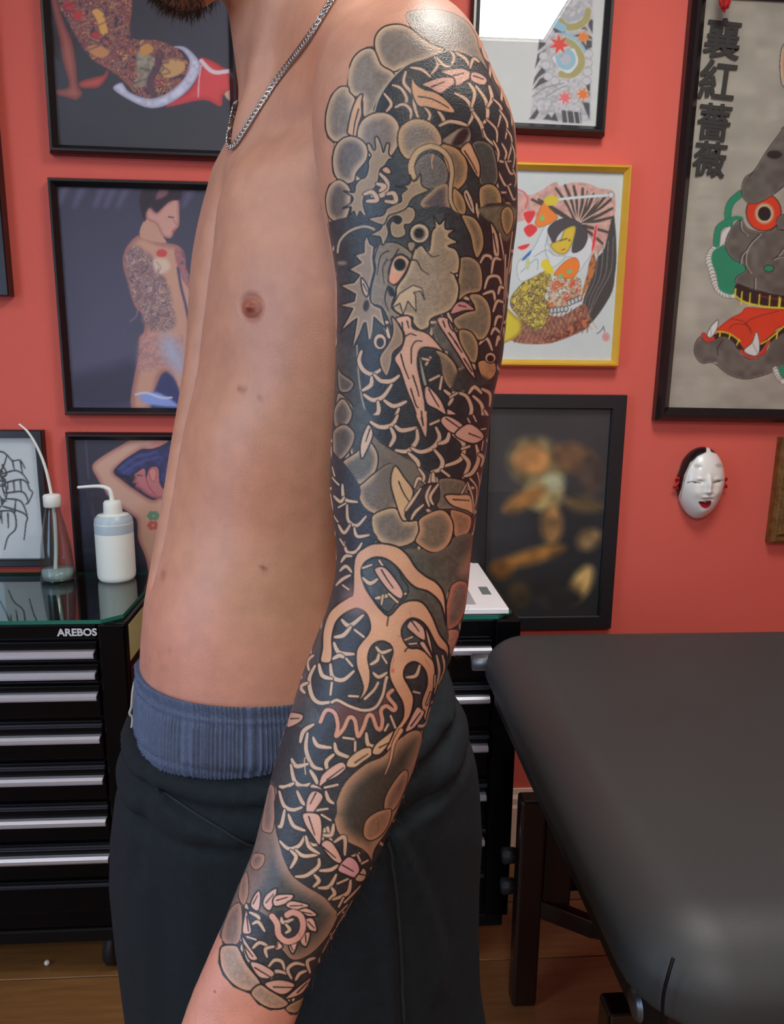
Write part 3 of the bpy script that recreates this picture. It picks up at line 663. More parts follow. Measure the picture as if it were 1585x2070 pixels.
c.line([(900,310),(990,360),(1050,440)], 46, BL); c.line([(880,360),(960,400),(1030,500),(1030,590),(960,660),(860,660)], 64, OL, out=(214,212,200)); c.line([(960,450),(985,540),(930,630),(860,600),(800,520)], 40, (216,218,218)); c.line([(825,510),(850,580),(920,600),(965,540),(940,470),(880,470)], 44, BL); c.disc(905, 530, 40, 46, (184,186,196))
def maple(cx, cy, r_, col, rot=0):
    p = []
    for i in range(14):
        a = R(rot+i*360/14); rr = r_*(1 if i % 2 == 0 else .42); p.append((cx+rr*math.cos(a), cy+rr*math.sin(a)))
    c.fill(p, col, smooth=False, out=(214,206,200), ow=.4)
maple(840, 395, 105, (222,66,56), 8); maple(1055, 330, 78, (226,128,52), 20); maple(1050, 840, 78, (226,120,48), 30); maple(890, 870, 80, (224,112,112), 5)
c.line([(600,860),(720,780),(880,740)], 9, (130,136,140)); c.line([(720,860),(820,800),(900,760)], 9, (140,146,148))
c.line([(400,110),(470,60),(560,120),(480,180)], 14, (170,178,180)); c.line([(705,-20),(740,90)], 9, (170,176,178)); c.line([(850,70),(920,50),(980,80)], 16, (190,194,196))
X1 = (wx(1237,0)+wx(1220,279))/2; Z0 = wz(1130,276); X0 = wx(950, 20)
framed('black framed sleeve design with maple leaves on white paper', X0, X1, Z0, Z0+.62, 17*WALLY/F, .03, M_fblack, c, tilt=.8, prof='bevel')
# --- 6 gold frame
KG = 300/1350
c = Canvas(900, 300, 1290, 780, (204,212,212)); c.crop(1000, 310, KG)
PK = (206,160,150)
c.fill([(-200,460),(100,330),(330,380),(545,262),(590,300),(710,265),(850,275),(960,320),(1085,350),(1095,540),(1060,720),(930,920),(860,760),(800,640),(640,600),(520,540),(300,600),(-200,700)], PK, tex=grain(.2,6), soft=1.)
for a in ((560,320),(640,290),(720,300),(800,320),(850,350),(900,370),(950,400),(1000,400),(1055,420),(1070,500),(1080,580),(1040,720),(980,820),(340,420),(400,420)):
    c.line([(750,650),((750+a[0])/2+18,(650+a[1])/2),a], 34, (70,64,58), 22)
for a in ((600,300),(690,290),(770,300),(860,330),(970,380),(1060,460),(1075,640)): c.line([(760,640),a], 10, (224,186,174))
c.fill([(1080,560),(1108,870),(1095,1100),(1050,1300),(850,1565),(800,1370),(890,1120),(930,960),(1000,860)], (62,60,60))
for d_ in (0, 50, 100, 150): c.line([(1080-d_*.9,760+d_*.8),(1060-d_,1060+d_*.6),(960-d_*.9,1260+d_*.6),(850,1480)], 7, (128,126,122))
c.fill([(150,1560),(400,1450),(600,1485),(820,1370),(860,1560),(740,1640),(520,1722),(300,1735),(140,1700),(0,1600)], (146,96,74), tex=mosaic([(160,104,80),(128,78,60),(176,120,90)], 8, 4))
for i in range(16): c.line([(180+i*44,1720-i*6),(300+i*40,1470-i*6)], 6, (96,62,50)); c.line([(170+i*44,1500-i*4),(300+i*42,1730-i*9)], 5, (190,140,110))
c.fill([(860,1560),(740,1640),(520,1722),(420,1710),(640,1600),(800,1480)], (120,60,50), tex=mosaic([(150,80,60),(90,52,44),(190,110,70)], 6, 4), soft=2)
c.fill([(0,1340),(180,1470),(240,1530),(236,1630),(130,1710),(0,1720)], (214,196,44), rim=(170,140,30), rw=40)
c.fill([(140,1330),(350,1090),(480,1050),(515,1200),(450,1300),(505,1400),(440,1580),(340,1602),(230,1500)], (190,160,60), tex=mosaic([(206,188,60),(120,96,70),(214,200,70),(96,80,64),(170,140,60)], 8, 9), out=(90,76,50), ow=.5)
c.fill([(490,1180),(600,1120),(760,1120),(790,1230),(740,1330),(600,1420),(500,1400),(480,1290)], (206,180,150), tex=mosaic([(214,120,60),(190,90,70),(206,196,190),(206,170,110),(150,110,90),(206,210,200)], 8, 12))
for i in range(9): c.disc(520+i*32, 1430-i*(4 if i < 5 else 14), 20, 26, (196,200,200), out=(60,60,66), ow=.8)
c.fill([(900,900),(860,1000),(840,1100),(780,1330),(830,1250),(900,1100),(920,1000)], (176,110,56), tex=mosaic([(190,120,60),(140,84,50)], 6, 4))
c.fill([(230,1160),(210,1000),(350,870),(440,690),(500,640),(480,800),(540,925),(640,935),(560,1020),(420,1085),(330,1135)], (214,222,224), out=(150,164,168), ow=.6)
c.fill([(640,930),(860,760),(880,900),(820,1000),(760,1080),(720,950)], (216,220,222), out=(150,160,164), ow=.5)
for L in ([(360,940),(470,880),(540,930)], [(480,760),(460,880),(500,1000)], [(240,1080),(380,960),(390,1060)]): c.line(L, 7, (150,164,168))
c.fill([(390,565),(450,440),(500,500),(572,590),(420,672),(370,640)], (236,134,48), out=(160,90,40), ow=.5); c.disc(432, 590, 22, 26, (130,196,110))
c.fill([(545,1090),(640,985),(740,950),(770,1040),(700,1135),(560,1115)], (238,128,40), out=(160,90,40), ow=.5); c.disc(600, 1115, 22, 18, (120,196,110)); c.disc(680, 1075, 24, 22, (120,190,120))
c.fill([(420,1010),(470,960),(540,1070),(500,1100),(450,1060)], (226,206,40)); c.fill([(450,420),(520,380),(585,420),(540,470),(470,470)], (214,196,50))
c.fill([(480,690),(560,612),(680,588),(790,640),(848,750),(800,870),(700,895),(740,670),(640,690),(570,760),(545,840),(505,770)], (72,68,74), rim=(50,48,54), rw=14)
c.fill([(508,830),(600,782),(640,690),(735,670),(705,820),(640,912),(560,902)], (218,190,56), rim=(196,160,40), rw=20, out=(110,90,40), ow=.4)
c.line([(595,795),(660,775)], 9, (60,50,40)); c.line([(610,880),(640,870)], 12, (206,80,50)); c.disc(680, 790, 10, 8, (60,50,40))
for p in ([(262,690),(330,640),(392,690),(315,765)], [(260,540),(370,525),(345,605),(300,640)], [(880,900),(905,700),(935,640),(915,830)], [(210,850),(320,820),(290,865),(240,880)]): c.fill(p, (222,52,56), out=(240,200,200), ow=.5)
c.line([(210,330),(270,360),(300,420),(280,500)], 18, (212,110,106)); c.fill([(250,965),(330,880),(322,920),(270,970)], (44,104,190))
c.line([(590,418),(820,395),(1060,380)], 22, (206,222,226), out=(170,180,184), ow=.5); c.disc(1060, 378, 26, 26, (206,214,214), out=(120,120,124), ow=.6); c.disc(300, 1000, 20, 60, (196,206,160))
c.disc(1012, 1670, 34, 40, (212,150,150), soft=2); c.line([(990,1580),(960,1620),(930,1640)], 9, (110,116,120)); c.line([(990,1570),(1000,1620)], 9, (110,116,120)); c.line([(230,170),(1160,190)], 4, (190,198,200))
X1 = (wx(1271,336)+wx(1246,742))/2; Z1 = wz(1160,334); Z0 = wz(1160,742); X0 = X1-.385
framed('gold framed colour drawing of a winged figure on pale paper', X0, X1, Z0, Z1, 14*WALLY/F, .026, M_fgold, c, prof='bevel')
# --- 7 large dark painting (generic stand-in)
c = Canvas(900, 780, 1280, 1320, (44,45,48)); c.crop(0, 0, 1.)
Y_, X_ = np.mgrid[0:c.h, 0:c.w]; c.a *= (.85+.35*smooth_noise(X_*1., Y_*1., 70., 4))[..., None]
def dab(x, y, rx, ry, col, rot=0): c.disc(x, y, rx, ry, col, rot, soft=10, tex=grain(.5, 22, int(x)))
dab(1085, 935, 62, 52, (120,104,66), 20); dab(1075, 930, 36, 30, (176,122,66)); dab(1160, 925, 44, 30, (116,82,50), 15); dab(1195, 960, 24, 44, (72,58,48))
dab(1100, 1000, 40, 34, (164,146,96)); dab(1120, 975, 22, 18, (176,176,140)); dab(1060, 1010, 48, 18, (150,104,54), -28); dab(1180, 1020, 40, 16, (110,88,56), 8)
dab(1115, 1060, 22, 40, (168,124,74)); dab(1075, 1125, 70, 15, (170,116,56), -16); dab(1015, 1150, 24, 20, (150,100,48)); dab(1175, 1180, 20, 40, (192,160,98), 28); dab(1190, 1090, 26, 20, (150,120,80), -30); dab(1050, 1200, 22, 26, (72,60,40)); dab(1130, 1210, 46, 24, (52,50,50))
X1 = (wx(1258,797)+wx(1233,1262))/2; X0 = (wx(962,900)+wx(948,1130))/2; Z1 = wz(1130,797); Z0 = wz(1130,1266)
framed('large dark oil painting print in a wide black frame', X0, X1, Z0, Z1, 29*WALLY/F, .022, M_fchar, c)
# --- 8 big Japanese painting on wrinkled paper
KA, KB = 300/1411, 300/1350
c = Canvas(1300, -60, 1900, 900, (172,168,154))
Y_, X_ = np.mgrid[0:c.h, 0:c.w]; c.a *= (.93+.14*smooth_noise(X_*1., Y_*1., 24., 8)*(.6+.4*smooth_noise(X_*.3, Y_*1., 9., 3)))[..., None]
GY = (98,95,88); GL = (176,172,160); OUT = (34,32,30); GRN = (14,140,104); RD = (222,62,26); YL = (226,206,44)
gt = grain(.3, 14, 5)
c.crop(1285, 420, KB)
def wavy(pts, r_, col, rc):
    P = spline(np.asarray(pts, float), 3)
    for p in P: c.disc(p[0], p[1], r_, r_, col, out=rc, ow=.5)
leaf = [(720,380),(830,340),(900,430),(990,520),(1000,570),(920,640),(910,760),(860,790),(760,740),(740,620),(700,520),(690,450)]
wavy([(760,340),(690,400),(665,470),(690,560),(715,660),(750,740),(820,790),(890,795)], 30, (222,220,210), (90,88,84))
c.fill(leaf, GRN)
c.line([(957,-129),(870,-50),(838,50),(852,150)], 60, GRN, out=OUT, ow=.6); c.line([(850,120),(755,190),(735,330)], 56, GRN, out=OUT, ow=.6); c.line([(850,145),(900,95),(960,100)], 40, GRN)
c.fill([(770,310),(790,230),(850,170),(860,200),(820,300),(800,330)], (214,212,206))
c.fill([(820,360),(830,270),(880,180),(960,110),(1020,190),(1160,225),(1260,190),(1330,100),(1700,0),(1900,300),(1900,900),(1500,860),(1110,745),(925,690),(920,630),(1000,575),(980,515),(880,460)], GY, rim=GL, rw=14, tex=gt, out=OUT, ow=.8)
for L in ([(1130,240),(1040,330),(1000,420),(1000,520),(1040,590)], [(950,510),(960,440),(1000,390)], [(1350,360),(1300,430),(1250,470),(1290,450),(1350,440)], [(1080,740),(1080,640)], [(950,120),(960,200),(1010,250)], [(1280,130),(1290,190),(1350,210)]):
    c.line([(a+12,b+4) for a, b in L], 10, GL); c.line(L, 8, OUT)
c.disc(1212, 552, 46, 30, GRN, out=OUT, ow=.8)
c.disc(1165, 40, 160, 172, RD, out=OUT, ow=1.); c.disc(1172, 52, 84, 92, (206,196,160), soft=3); c.disc(1172, 54, 60, 66, (14,15,15)); c.disc(1350, 130, 70, 70, GY, rim=GL, rw=12, out=OUT, ow=.8)
# belt
c.fill([(920,690),(1060,740),(1350,800),(1900,860),(1900,960),(1350,915),(1180,900),(1010,870),(905,810)], (26,22,22)); c.line([(1110,800),(1350,840),(1900,900)], 14, (120,40,36))
c.line([(905,800),(1000,860),(1180,900),(1350,912),(1900,950)], 16, YL); c.line([(910,740),(905,800)], 16, YL)
for i, x in enumerate((960, 1035, 1120, 1215, 1300, 1310, 1400, 1500, 1600)): c.line([(x+8,765+i*12),(x,880+i*6)], 13, YL)
c.fill([(1010,905),(1180,915),(1900,960),(1900,1090),(1350,1085),(1260,1150),(1205,1235),(1180,1325),(1080,1375),(990,1345),(930,1225),(850,1155),(745,1145),(740,1105),(860,1005),(960,955)], RD, rim=(190,42,16), rw=20)
for L in ([(870,1010),(990,1040),(1060,1130)], [(990,1060),(1080,1000),(1300,940)], [(850,1100),(900,1060),(1010,1070),(1050,1150)]): c.line(L, 8, (140,40,22))
c.fill([(605,1165),(700,1205),(800,1168),(890,1220),(950,1335),(1070,1385),(1180,1335),(1250,1200),(1350,1090),(1700,1060),(1900,1200),(1700,1400),(1350,1440),(1200,1512),(1000,1557),(840,1512),(710,1412),(600,1412),(540,1335),(543,1235)], GY, rim=GL, rw=14, tex=gt, out=OUT, ow=.8)
c.line([(750,1340),(745,1280),(790,1210)], 8, OUT); c.line([(710,1410),(740,1412)], 10, GL)
c.line([(700,1185),(800,1152),(890,1195),(960,1290)], 44, (24,20,20)); c.line([(1120,1290),(1200,1215),(1350,1110),(1500,1060)], 46, (24,20,20))
c.line([(690,1165),(730,1130),(800,1130),(870,1155),(950,1215)], 13, YL); c.line([(1140,1240),(1220,1190),(1360,1070)], 13, YL)
for L in ([(770,1125),(765,1170)], [(860,1150),(850,1190)], [(940,1200),(920,1250)], [(1215,1190),(1205,1260)], [(1290,1140),(1280,1190)]): c.line(L, 13, YL)
c.line([(620,1160),(650,1200),(700,1190)], 44, (206,56,40), out=OUT, ow=.6); c.line([(960,1300),(1020,1355),(1090,1355),(1150,1310),(1210,1220)], 26, (206,66,56), out=OUT, ow=.6)
for p in ([(650,1160),(680,1085),(748,1020),(742,1100),(690,1180)], [(985,1295),(1060,1225),(1098,1125),(1128,1230),(1115,1335),(1040,1340)]): c.fill(p, (222,222,216), out=(60,58,54), ow=.7); c.line([p[1],p[4]], 6, (140,140,136))
c.fill([(1280,1480),(1350,1440),(1500,1480),(1700,1600),(1400,1640)], GRN); wavy([(1270,1470),(1300,1540),(1340,1580)], 26, (222,220,210), (90,88,84))
c.crop(1285, 0, KA)
c.fill([(1700,1000),(1411,1205),(1390,1240),(1250,1430),(1130,1620),(1040,1690),(1008,1800),(1030,1890),(1100,1937),(1200,1912),(1330,1835),(1450,1740),(1800,1700),(1900,1200)], GY, rim=GL, rw=14, tex=gt, out=OUT, ow=.8); c.disc(1320, 1470, 72, 40, (30,28,27), soft=2)
c.line([(1130,1620),(1080,1680)], 7, OUT); c.line([(1330,1835),(1411,1770)], 8, OUT)
c.fill([(1480,380),(1405,430),(1378,520),(1374,680),(1411,830),(1600,900),(1700,500)], (206,110,70), rim=(206,196,170), rw=60, out=OUT, ow=.8)
X0 = (wx(1390,0)+wx(1318,845))/2; Z0 = wz(1440,852); Z1 = wz(1480,-26); X1 = X0+.60
BP = framed('large framed painting of a grey trunked beast with black lettering, right', X0, X1, Z0, Z1, 27*WALLY/F, .034, M_fblack, c, tilt=.6, paper=M_wrink, prof='bevel', glass=True)
M_inkp = mat('black_ink', (44,46,44), .6)
for ch, (x, y), s_ in zip('襄紅薔薇', ((1457,87),(1447,172),(1441,255),(1433,330)), (80,82,76,74)):
    p = at_y(x, y, WALLY-.018)-np.array(BP.location)
    tm = text_mesh('lettering', ch, s_*WALLY/F*.90, M_inkp, BP, tuple(p), offset=.0006, depth=.0006); tm.rotation_euler = (R(90), R(3.0), 0); tm['kind'] = 'stuff'
    bq = bmesh.new()          # heavy brush weight: the glyph thickened by a few shifted copies
    for dx_, dy_, dz_ in ((0, 0, 0), (.0016, 0, .0001), (-.0016, 0, .0002), (0, .0009, .0003), (.0014, .0008, .0004), (-.0014, -.0008, .0005)):
        n0 = len(bq.verts); bq.from_mesh(tm.data); bq.verts.ensure_lookup_table()
        for v in list(bq.verts)[n0:]: v.co += Vector((dx_, dy_, dz_))
    bq.to_mesh(tm.data); bq.free()
# --- ornate frame at the right edge
c = Canvas(1500, 860, 1900, 1130, (150,160,156)); c.crop(0, 0, 1.); c.fill([(1600,900),(1700,900),(1700,1080),(1600,1080)], (206,210,200), soft=6)
X0 = (wx(1566,886)+wx(1551,1090))/2; Z1 = wz(1580,884); Z0 = wz(1580,1094)
framed('small ornate brown and gilt frame at the right edge', X0, X0+.30, Z0, Z1, .036, .03, M_fgilt, c, tilt=.5, prof='ornate', step=3.)
# ================================================================ the person
import openvdb
PSI = R(25)                      # the torso is turned this much from pure profile towards the camera
CP, SP = math.cos(PSI), math.sin(PSI)
def dense(tab, lo, hi, win=36):
    """table of (y, v1, v2...) -> smooth functions of the pixel row"""
    T = np.asarray(tab, float); ys = np.arange(lo-win, hi+win+1, 2.)
    out = []
    for j in range(1, T.shape[1]):
        v = np.interp(ys, T[:, 0], T[:, j])
        k = np.hanning(win//2+1); k /= k.sum(); m = len(k)//2
        v = np.convolve(np.pad(v, m, mode='edge'), k, 'valid'); out.append(v)
    return ys, out
# left arm: row, left edge, right edge, distance along the axis, half depth
ARM = [(-16,835,850,.472,.012),(-8,800,878,.472,.028),(12,748,912,.472,.040),(45,704,946,.472,.050),(87,672,972,.473,.055),(145,645,999,.474,.058),(200,632,1026,.475,.059),(250,630,1041,.476,.058),(320,636,1046,.478,.056),(400,646,1047,.481,.053),(450,657,1046,.483,.051),(500,667,1039,.486,.050),(560,677,1032,.489,.049),(650,679,1024,.493,.048),(720,678,1017,.497,.048),(790,676,1001,.501,.047),(860,671,991,.505,.046),(930,667,980,.509,.045),(1000,667,968,.512,.044),(1070,675,959,.515,.043),(1116,680,953,.517,.043),(1174,676,948,.519,.043),(1232,661,941,.521,.044),(1290,638,926,.522,.045),(1354,614,903,.522,.046),(1427,591,872,.522,.046),(1493,569,855,.521,.045),(1554,552,838,.520,.044),(1640,532,806,.517,.042),(1722,511,769,.513,.039),(1789,482,734,.510,.037),(1855,456,696,.506,.034),(1905,433,668,.503,.032),(1954,412,642,.500,.030),(2006,389,618,.497,.028),(2060,370,600,.494,.026),(2110,350,578,.491,.025),(2160,334,556,.488,.022)]
AY, (AL, AR_, AZ, AH) = dense(ARM, -16, 2160, 24)
# torso: row, left contour, half depth a, half width b, axis distance
TOR = [(180,520,.050,.090,.665),(250,475,.082,.115,.670),(300,447,.098,.135,.674),(340,430,.106,.150,.675),(420,417,.113,.160,.675),(520,405,.115,.164,.677),(620,392,.113,.162,.681),(720,377,.110,.157,.688),(800,364,.107,.152,.693),(900,347,.103,.146,.699),(1000,332,.100,.141,.704),(1080,319,.098,.139,.708),(1150,307,.098,.138,.712),(1220,296,.099,.139,.717),(1300,290,.101,.143,.722),(1380,287,.104,.147,.728),(1450,288,.108,.150,.734),(1550,285,.112,.154,.742),(1660,300,.10,.135,.765),(1760,340,.08,.11,.785)]
TY, (TL, TA, TB_, TZ) = dense(TOR, 180, 1760, 40)
TN = 2.35; TM = TN/(TN-1)
def torso_centre(xl, a, b, zc):
    A, B = a*CP, b*SP; e = (A**TM+B**TM)**(1/TM)
    p = a*(A/e)**(TM-1) ; q = -b*(B/e)**(TM-1)
    dx = -p*CP+q*SP; dz = -p*SP-q*CP
    return (xl-792.5)*(zc+dz)/F-dx
TL = TL+11
TX = torso_centre(TL, TA, TB_, TZ)
def local_pq(x, y, zc, X0, Z0):
    dx = (x-792.5)*zc/F-X0; dz = zc-Z0
    return -dx*CP-dz*SP, dx*SP-dz*CP
def f_torso(x, y, zc, grow=0.):
    X0, Z0 = np.interp(y, TY, TX), np.interp(y, TY, TZ); a, b = np.interp(y, TY, TA)+grow, np.interp(y, TY, TB_)+grow
    p, q = local_pq(x, y, zc, X0, Z0)
    rho = (np.abs(p/a)**TN+np.abs(q/b)**TN)**(1/TN)
    d = (rho-1)*np.minimum(a, b)*.92
    fr = np.clip(p/a, 0, 1)
    # breastbone / linea alba groove, chest muscle, rib edge
    d = d+.0125*np.exp(-(q/.014)**2)*fr*np.clip((y-330)/120, 0, 1)*np.clip((1230-y)/120, 0, 1)
    d = d-.007*np.exp(-((q-.075)/.05)**2-((y-520)/150)**2)*fr-.007*np.exp(-((q+.075)/.05)**2-((y-520)/150)**2)*fr
    d = d+.004*np.exp(-((y-760)/60)**2)*np.exp(-((q-.07)/.05)**2)*fr
    d = d-.003*np.exp(-((y-880)/90)**2)*np.exp(-((q-.09)/.04)**2)*fr
    d = d+.004*np.exp(-((y-1075)/90)**2)*np.exp(-((q-.10)/.05)**2)
    d = d-.004*np.exp(-((y-1270)/100)**2)*np.exp(-((q-.06)/.06)**2)*fr
    d = d+.011*np.exp(-((q)/.010)**2-((y-1165)/22)**2)*fr
    over = np.maximum(180-y, y-1760)*.0005
    return np.maximum(d, over)
def f_arm(x, y, zc):
    l, r_ = np.interp(y, AY, AL), np.interp(y, AY, AR_); z0, h = np.interp(y, AY, AZ), np.interp(y, AY, AH)
    c, hw = (l+r_)/2, (r_-l)/2
    u = (x-c)/hw; v = (zc-z0)/h
    d = (np.sqrt(u*u+v*v)-1)*np.minimum(hw*z0/F, h)
    over = np.maximum(-16-y, y-2160)*.00033
    return np.maximum(d, over)
def smin(a, b, k):
    h = np.clip(.5+.5*(b-a)/k, 0, 1); return b+(a-b)*h-k*h*(1-h)
class Field:
    def __init__(s, lo, hi, vox):
        s.lo, s.v = np.array(lo), vox; s.n = np.ceil((np.array(hi)-s.lo)/vox).astype(int)
        ax = [s.lo[i]+vox*np.arange(s.n[i]) for i in range(3)]
        s.P = np.stack(np.meshgrid(*ax, indexing='ij'), -1).astype(np.float32)
        D = s.P-CAM.astype(np.float32); zc = D @ _fw.astype(np.float32); s.zc = np.maximum(zc, .05)
        s.x = 792.5+F*(D @ _rt.astype(np.float32))/s.zc; s.y = 1035-F*(D @ _up.astype(np.float32))/s.zc
        s.d = np.full(s.P.shape[:3], 1., np.float32)
    def sub(s, a, b, r_):
        lo = np.minimum(a, b)-r_-.05; hi = np.maximum(a, b)+r_+.05
        i0 = np.clip(((lo-s.lo)/s.v).astype(int), 0, s.n); i1 = np.clip(((hi-s.lo)/s.v).astype(int)+1, 0, s.n)
        return tuple(slice(i0[k], i1[k]) for k in range(3))
    def cone(s, a, b, ra, rb, k=.03):
        a, b = np.asarray(a, float), np.asarray(b, float); sl = s.sub(a, b, max(ra, rb)); Q = s.P[sl]-a.astype(np.float32); ab = (b-a).astype(np.float32)
        t = np.clip((Q @ ab)/float(ab @ ab+1e-9), 0, 1); d = np.linalg.norm(Q-t[..., None]*ab, axis=-1)-(ra+(rb-ra)*t)
        s.d[sl] = smin(s.d[sl], d, k)
    def ell(s, c, ax, rad, k=.02, sign=1):
        """ellipsoid at c with axes rows ax and radii"""
        c = np.asarray(c, float); sl = s.sub(c, c, max(rad)); Q = (s.P[sl]-c.astype(np.float32)) @ np.asarray(ax, np.float32).T
        rad = np.asarray(rad, np.float32); d = (np.linalg.norm(Q/rad, axis=-1)-1)*float(min(rad))
        s.d[sl] = smin(s.d[sl], d, k) if sign > 0 else -smin(-s.d[sl], d, k)
    def mesh(s, relax=6):
        g = openvdb.FloatGrid(background=.03); g.copyFromArray(np.clip(s.d, -.03, .03).astype(np.float32))
        pts, quads = g.convertToQuads(isovalue=0.)
        P = pts*s.v+s.lo; q = quads.astype(int)[:, ::-1]
        E_ = np.concatenate([q[:, [0, 1]], q[:, [1, 2]], q[:, [2, 3]], q[:, [3, 0]]]); n = len(P)
        cnt = np.bincount(E_.ravel(), minlength=n).astype(float)+1e-9
        for it in range(relax):
            for lam in (.5, -.52):
                acc = np.zeros((n, 3))
                for k in range(3): acc[:, k] = np.bincount(E_[:, 0], P[E_[:, 1], k], n)+np.bincount(E_[:, 1], P[E_[:, 0], k], n)
                P = P+lam*(acc/cnt[:, None]-P)
        # keep the largest shell only if the normals point outwards
        a, b, c_ = P[q[:, 0]], P[q[:, 1]], P[q[:, 2]]; vol = np.einsum('ij,ij->i', a, np.cross(b, c_)).sum()
        if vol < 0: q = q[:, ::-1]
        return P, q
def vnormals(P, q):
    fn = np.cross(P[q[:, 2]]-P[q[:, 0]], P[q[:, 3]]-P[q[:, 1]]); N = np.zeros_like(P)
    for k in range(4):
        for j in range(3): N[:, j] += np.bincount(q[:, k], fn[:, j], len(P))
    return N/(np.linalg.norm(N, axis=1)[:, None]+1e-12)
# body axes in the world: forward, to his left, up (the camera plane rows carry the loft, the rest uses these)
FWD = -_rt*CP-_fw*SP; FWD = np.array([FWD[0], FWD[1], 0]); FWD /= np.linalg.norm(FWD)
UPV = np.array([0, 0, 1.]); LEFT = np.cross(UPV, FWD)
fld = Field((-.50, .33, -.012), (.30, 1.10, 1.92), .005)
fld.d = np.minimum(fld.d, f_torso(fld.x, fld.y, fld.zc)).astype(np.float32)
fld.d = smin(fld.d, f_arm(fld.x, fld.y, fld.zc), .009).astype(np.float32)
A = at_d
# neck, shoulder girdle
fld.cone(A(629,270,.664), A(576,-150,.652), .057, .060, .03)
fld.cone(A(650,70,.635), A(800,160,.52), .052, .046, .035)
fld.cone(A(560,250,.62), A(735,190,.545), .022, .026, .02)
fld.cone(A(560,430,.595), A(690,350,.555), .034, .030, .03)
fld.cone(A(620,60,.69), A(605,270,.80), .050, .046, .03)
# collar bones and throat tendon
fld.cone(A(505,285,.635), A(760,130,.49), .009, .010, .014)
fld.cone(A(505,270,.62), A(600,-60,.60), .010, .012, .018)
# right arm, mostly hidden behind the trunk
ra = [A(600,290,.80), A(570,980,.87), A(500,1500,.93), A(470,1750,.95)]
fld.cone(ra[0], ra[1], .050, .040, .03); fld.cone(ra[1], ra[2], .040, .029, .02); fld.cone(ra[2], ra[3], .026, .034, .015)
# head: skull, jaw, chin, nose, brow, ears (above the picture)
hc = A(545,-430,.645)
fld.ell(hc, (FWD, LEFT, UPV), (.098, .077, .112), .03)
jaw = hc+FWD*.055-UPV*.075
fld.ell(jaw, (FWD, LEFT, UPV), (.055, .055, .062), .03)
chin = A(366,-74,.600)
fld.cone(chin, hc-UPV*.07+FWD*.01+LEFT*.04, .026, .030, .025); fld.cone(chin, hc-UPV*.07+FWD*.01-LEFT*.04, .026, .030, .025)
fc = hc+FWD*.088
fld.cone(fc+UPV*.012, fc-UPV*.03+FWD*.022, .010, .014, .012); fld.ell(fc+UPV*.03-FWD*.006, (FWD, LEFT, UPV), (.016, .055, .012), .012)
for s_ in (-1, 1):
    fld.ell(fc+LEFT*.031*s_+UPV*.012+FWD*.003, (FWD, LEFT, UPV), (.013, .017, .010), .006, -1)
    fld.ell(fc+LEFT*.031*s_+UPV*.012-FWD*.008, (FWD, LEFT, UPV), (.012, .012, .012), .003)
    fld.ell(hc+LEFT*.078*s_-UPV*.012-FWD*.008, (FWD, LEFT, UPV), (.019, .008, .031), .008)
fld.ell(fc-UPV*.062+FWD*.004, (FWD, LEFT, UPV), (.012, .024, .006), .006); fld.ell(fc-UPV*.074+FWD*.003, (FWD, LEFT, UPV), (.012, .021, .007), .006)
# left hand below the picture: palm, four fingers, thumb
hd = A(395,2330,.482)-A(455,2150,.489); hd /= np.linalg.norm(hd)
hs = _fw-hd*(_fw @ hd); hs /= np.linalg.norm(hs); hn = np.cross(hd, hs)
w0 = A(452,2150,.489)
for o_ in (-.026, -.009, .009, .026): fld.cone(w0+hs*o_*.7, w0+hd*.085+hs*o_, .017, .0125, .02)
for o_, L, c_ in ((-.028, .072, .35), (-.0095, .082, .3), (.0095, .076, .34), (.027, .060, .42)):
    p0 = w0+hd*.088+hs*o_; d1 = hd*math.cos(c_)-hn*math.sin(c_); d2 = hd*math.cos(c_*2.4)-hn*math.sin(c_*2.4); d3 = hd*math.cos(c_*3.4)-hn*math.sin(c_*3.4)
    p1 = p0+d1*L*.46; p2 = p1+d2*L*.3; p3 = p2+d3*L*.24
    fld.cone(p0, p1, .0096, .0088, .004); fld.cone(p1, p2, .0088, .0080, .004); fld.cone(p2, p3, .0080, .0070, .004)
t0 = w0+hd*.02-hs*.022; t1 = t0+hd*.036-hs*.024-hn*.006; t2 = t1+hd*.034-hs*.008-hn*.008
fld.cone(t0, t1, .014, .0105, .01); fld.cone(t1, t2, .0105, .0085, .004)
# legs and feet inside the trousers
hipc = A(610,1640,.80)
HIPL, HIPR = hipc+LEFT*.07, hipc-LEFT*.07
ANL = np.array([HIPL[0]+.02, HIPL[1]+.02, .09]); ANR = np.array([HIPR[0]-.05, HIPR[1]-.02, .09])
for hp, an in ((HIPL, ANL), (HIPR, ANR)):
    kn = (hp+an)/2+FWD*.02
    fld.cone(hp, kn, .066, .052, .03); fld.cone(kn, an, .050, .038, .02); fld.cone(an-UPV*.04, an+FWD*.12-UPV*.052, .036, .028, .02)
BP_, BQ = fld.mesh(8)
BN = vnormals(BP_, BQ)
BVH = BVHTree.FromPolygons([tuple(p) for p in BP_], [tuple(int(i) for i in f_) for f_ in BQ])
def hit(px, py, bvh=None, off=0.):
    d = ray(px, py); d = d/np.linalg.norm(d); loc, nor, idx, dist = (bvh or BVH).ray_cast(Vector(CAM), Vector(d))
    if loc is None: return None
    return np.array(loc)+np.array(nor)*off
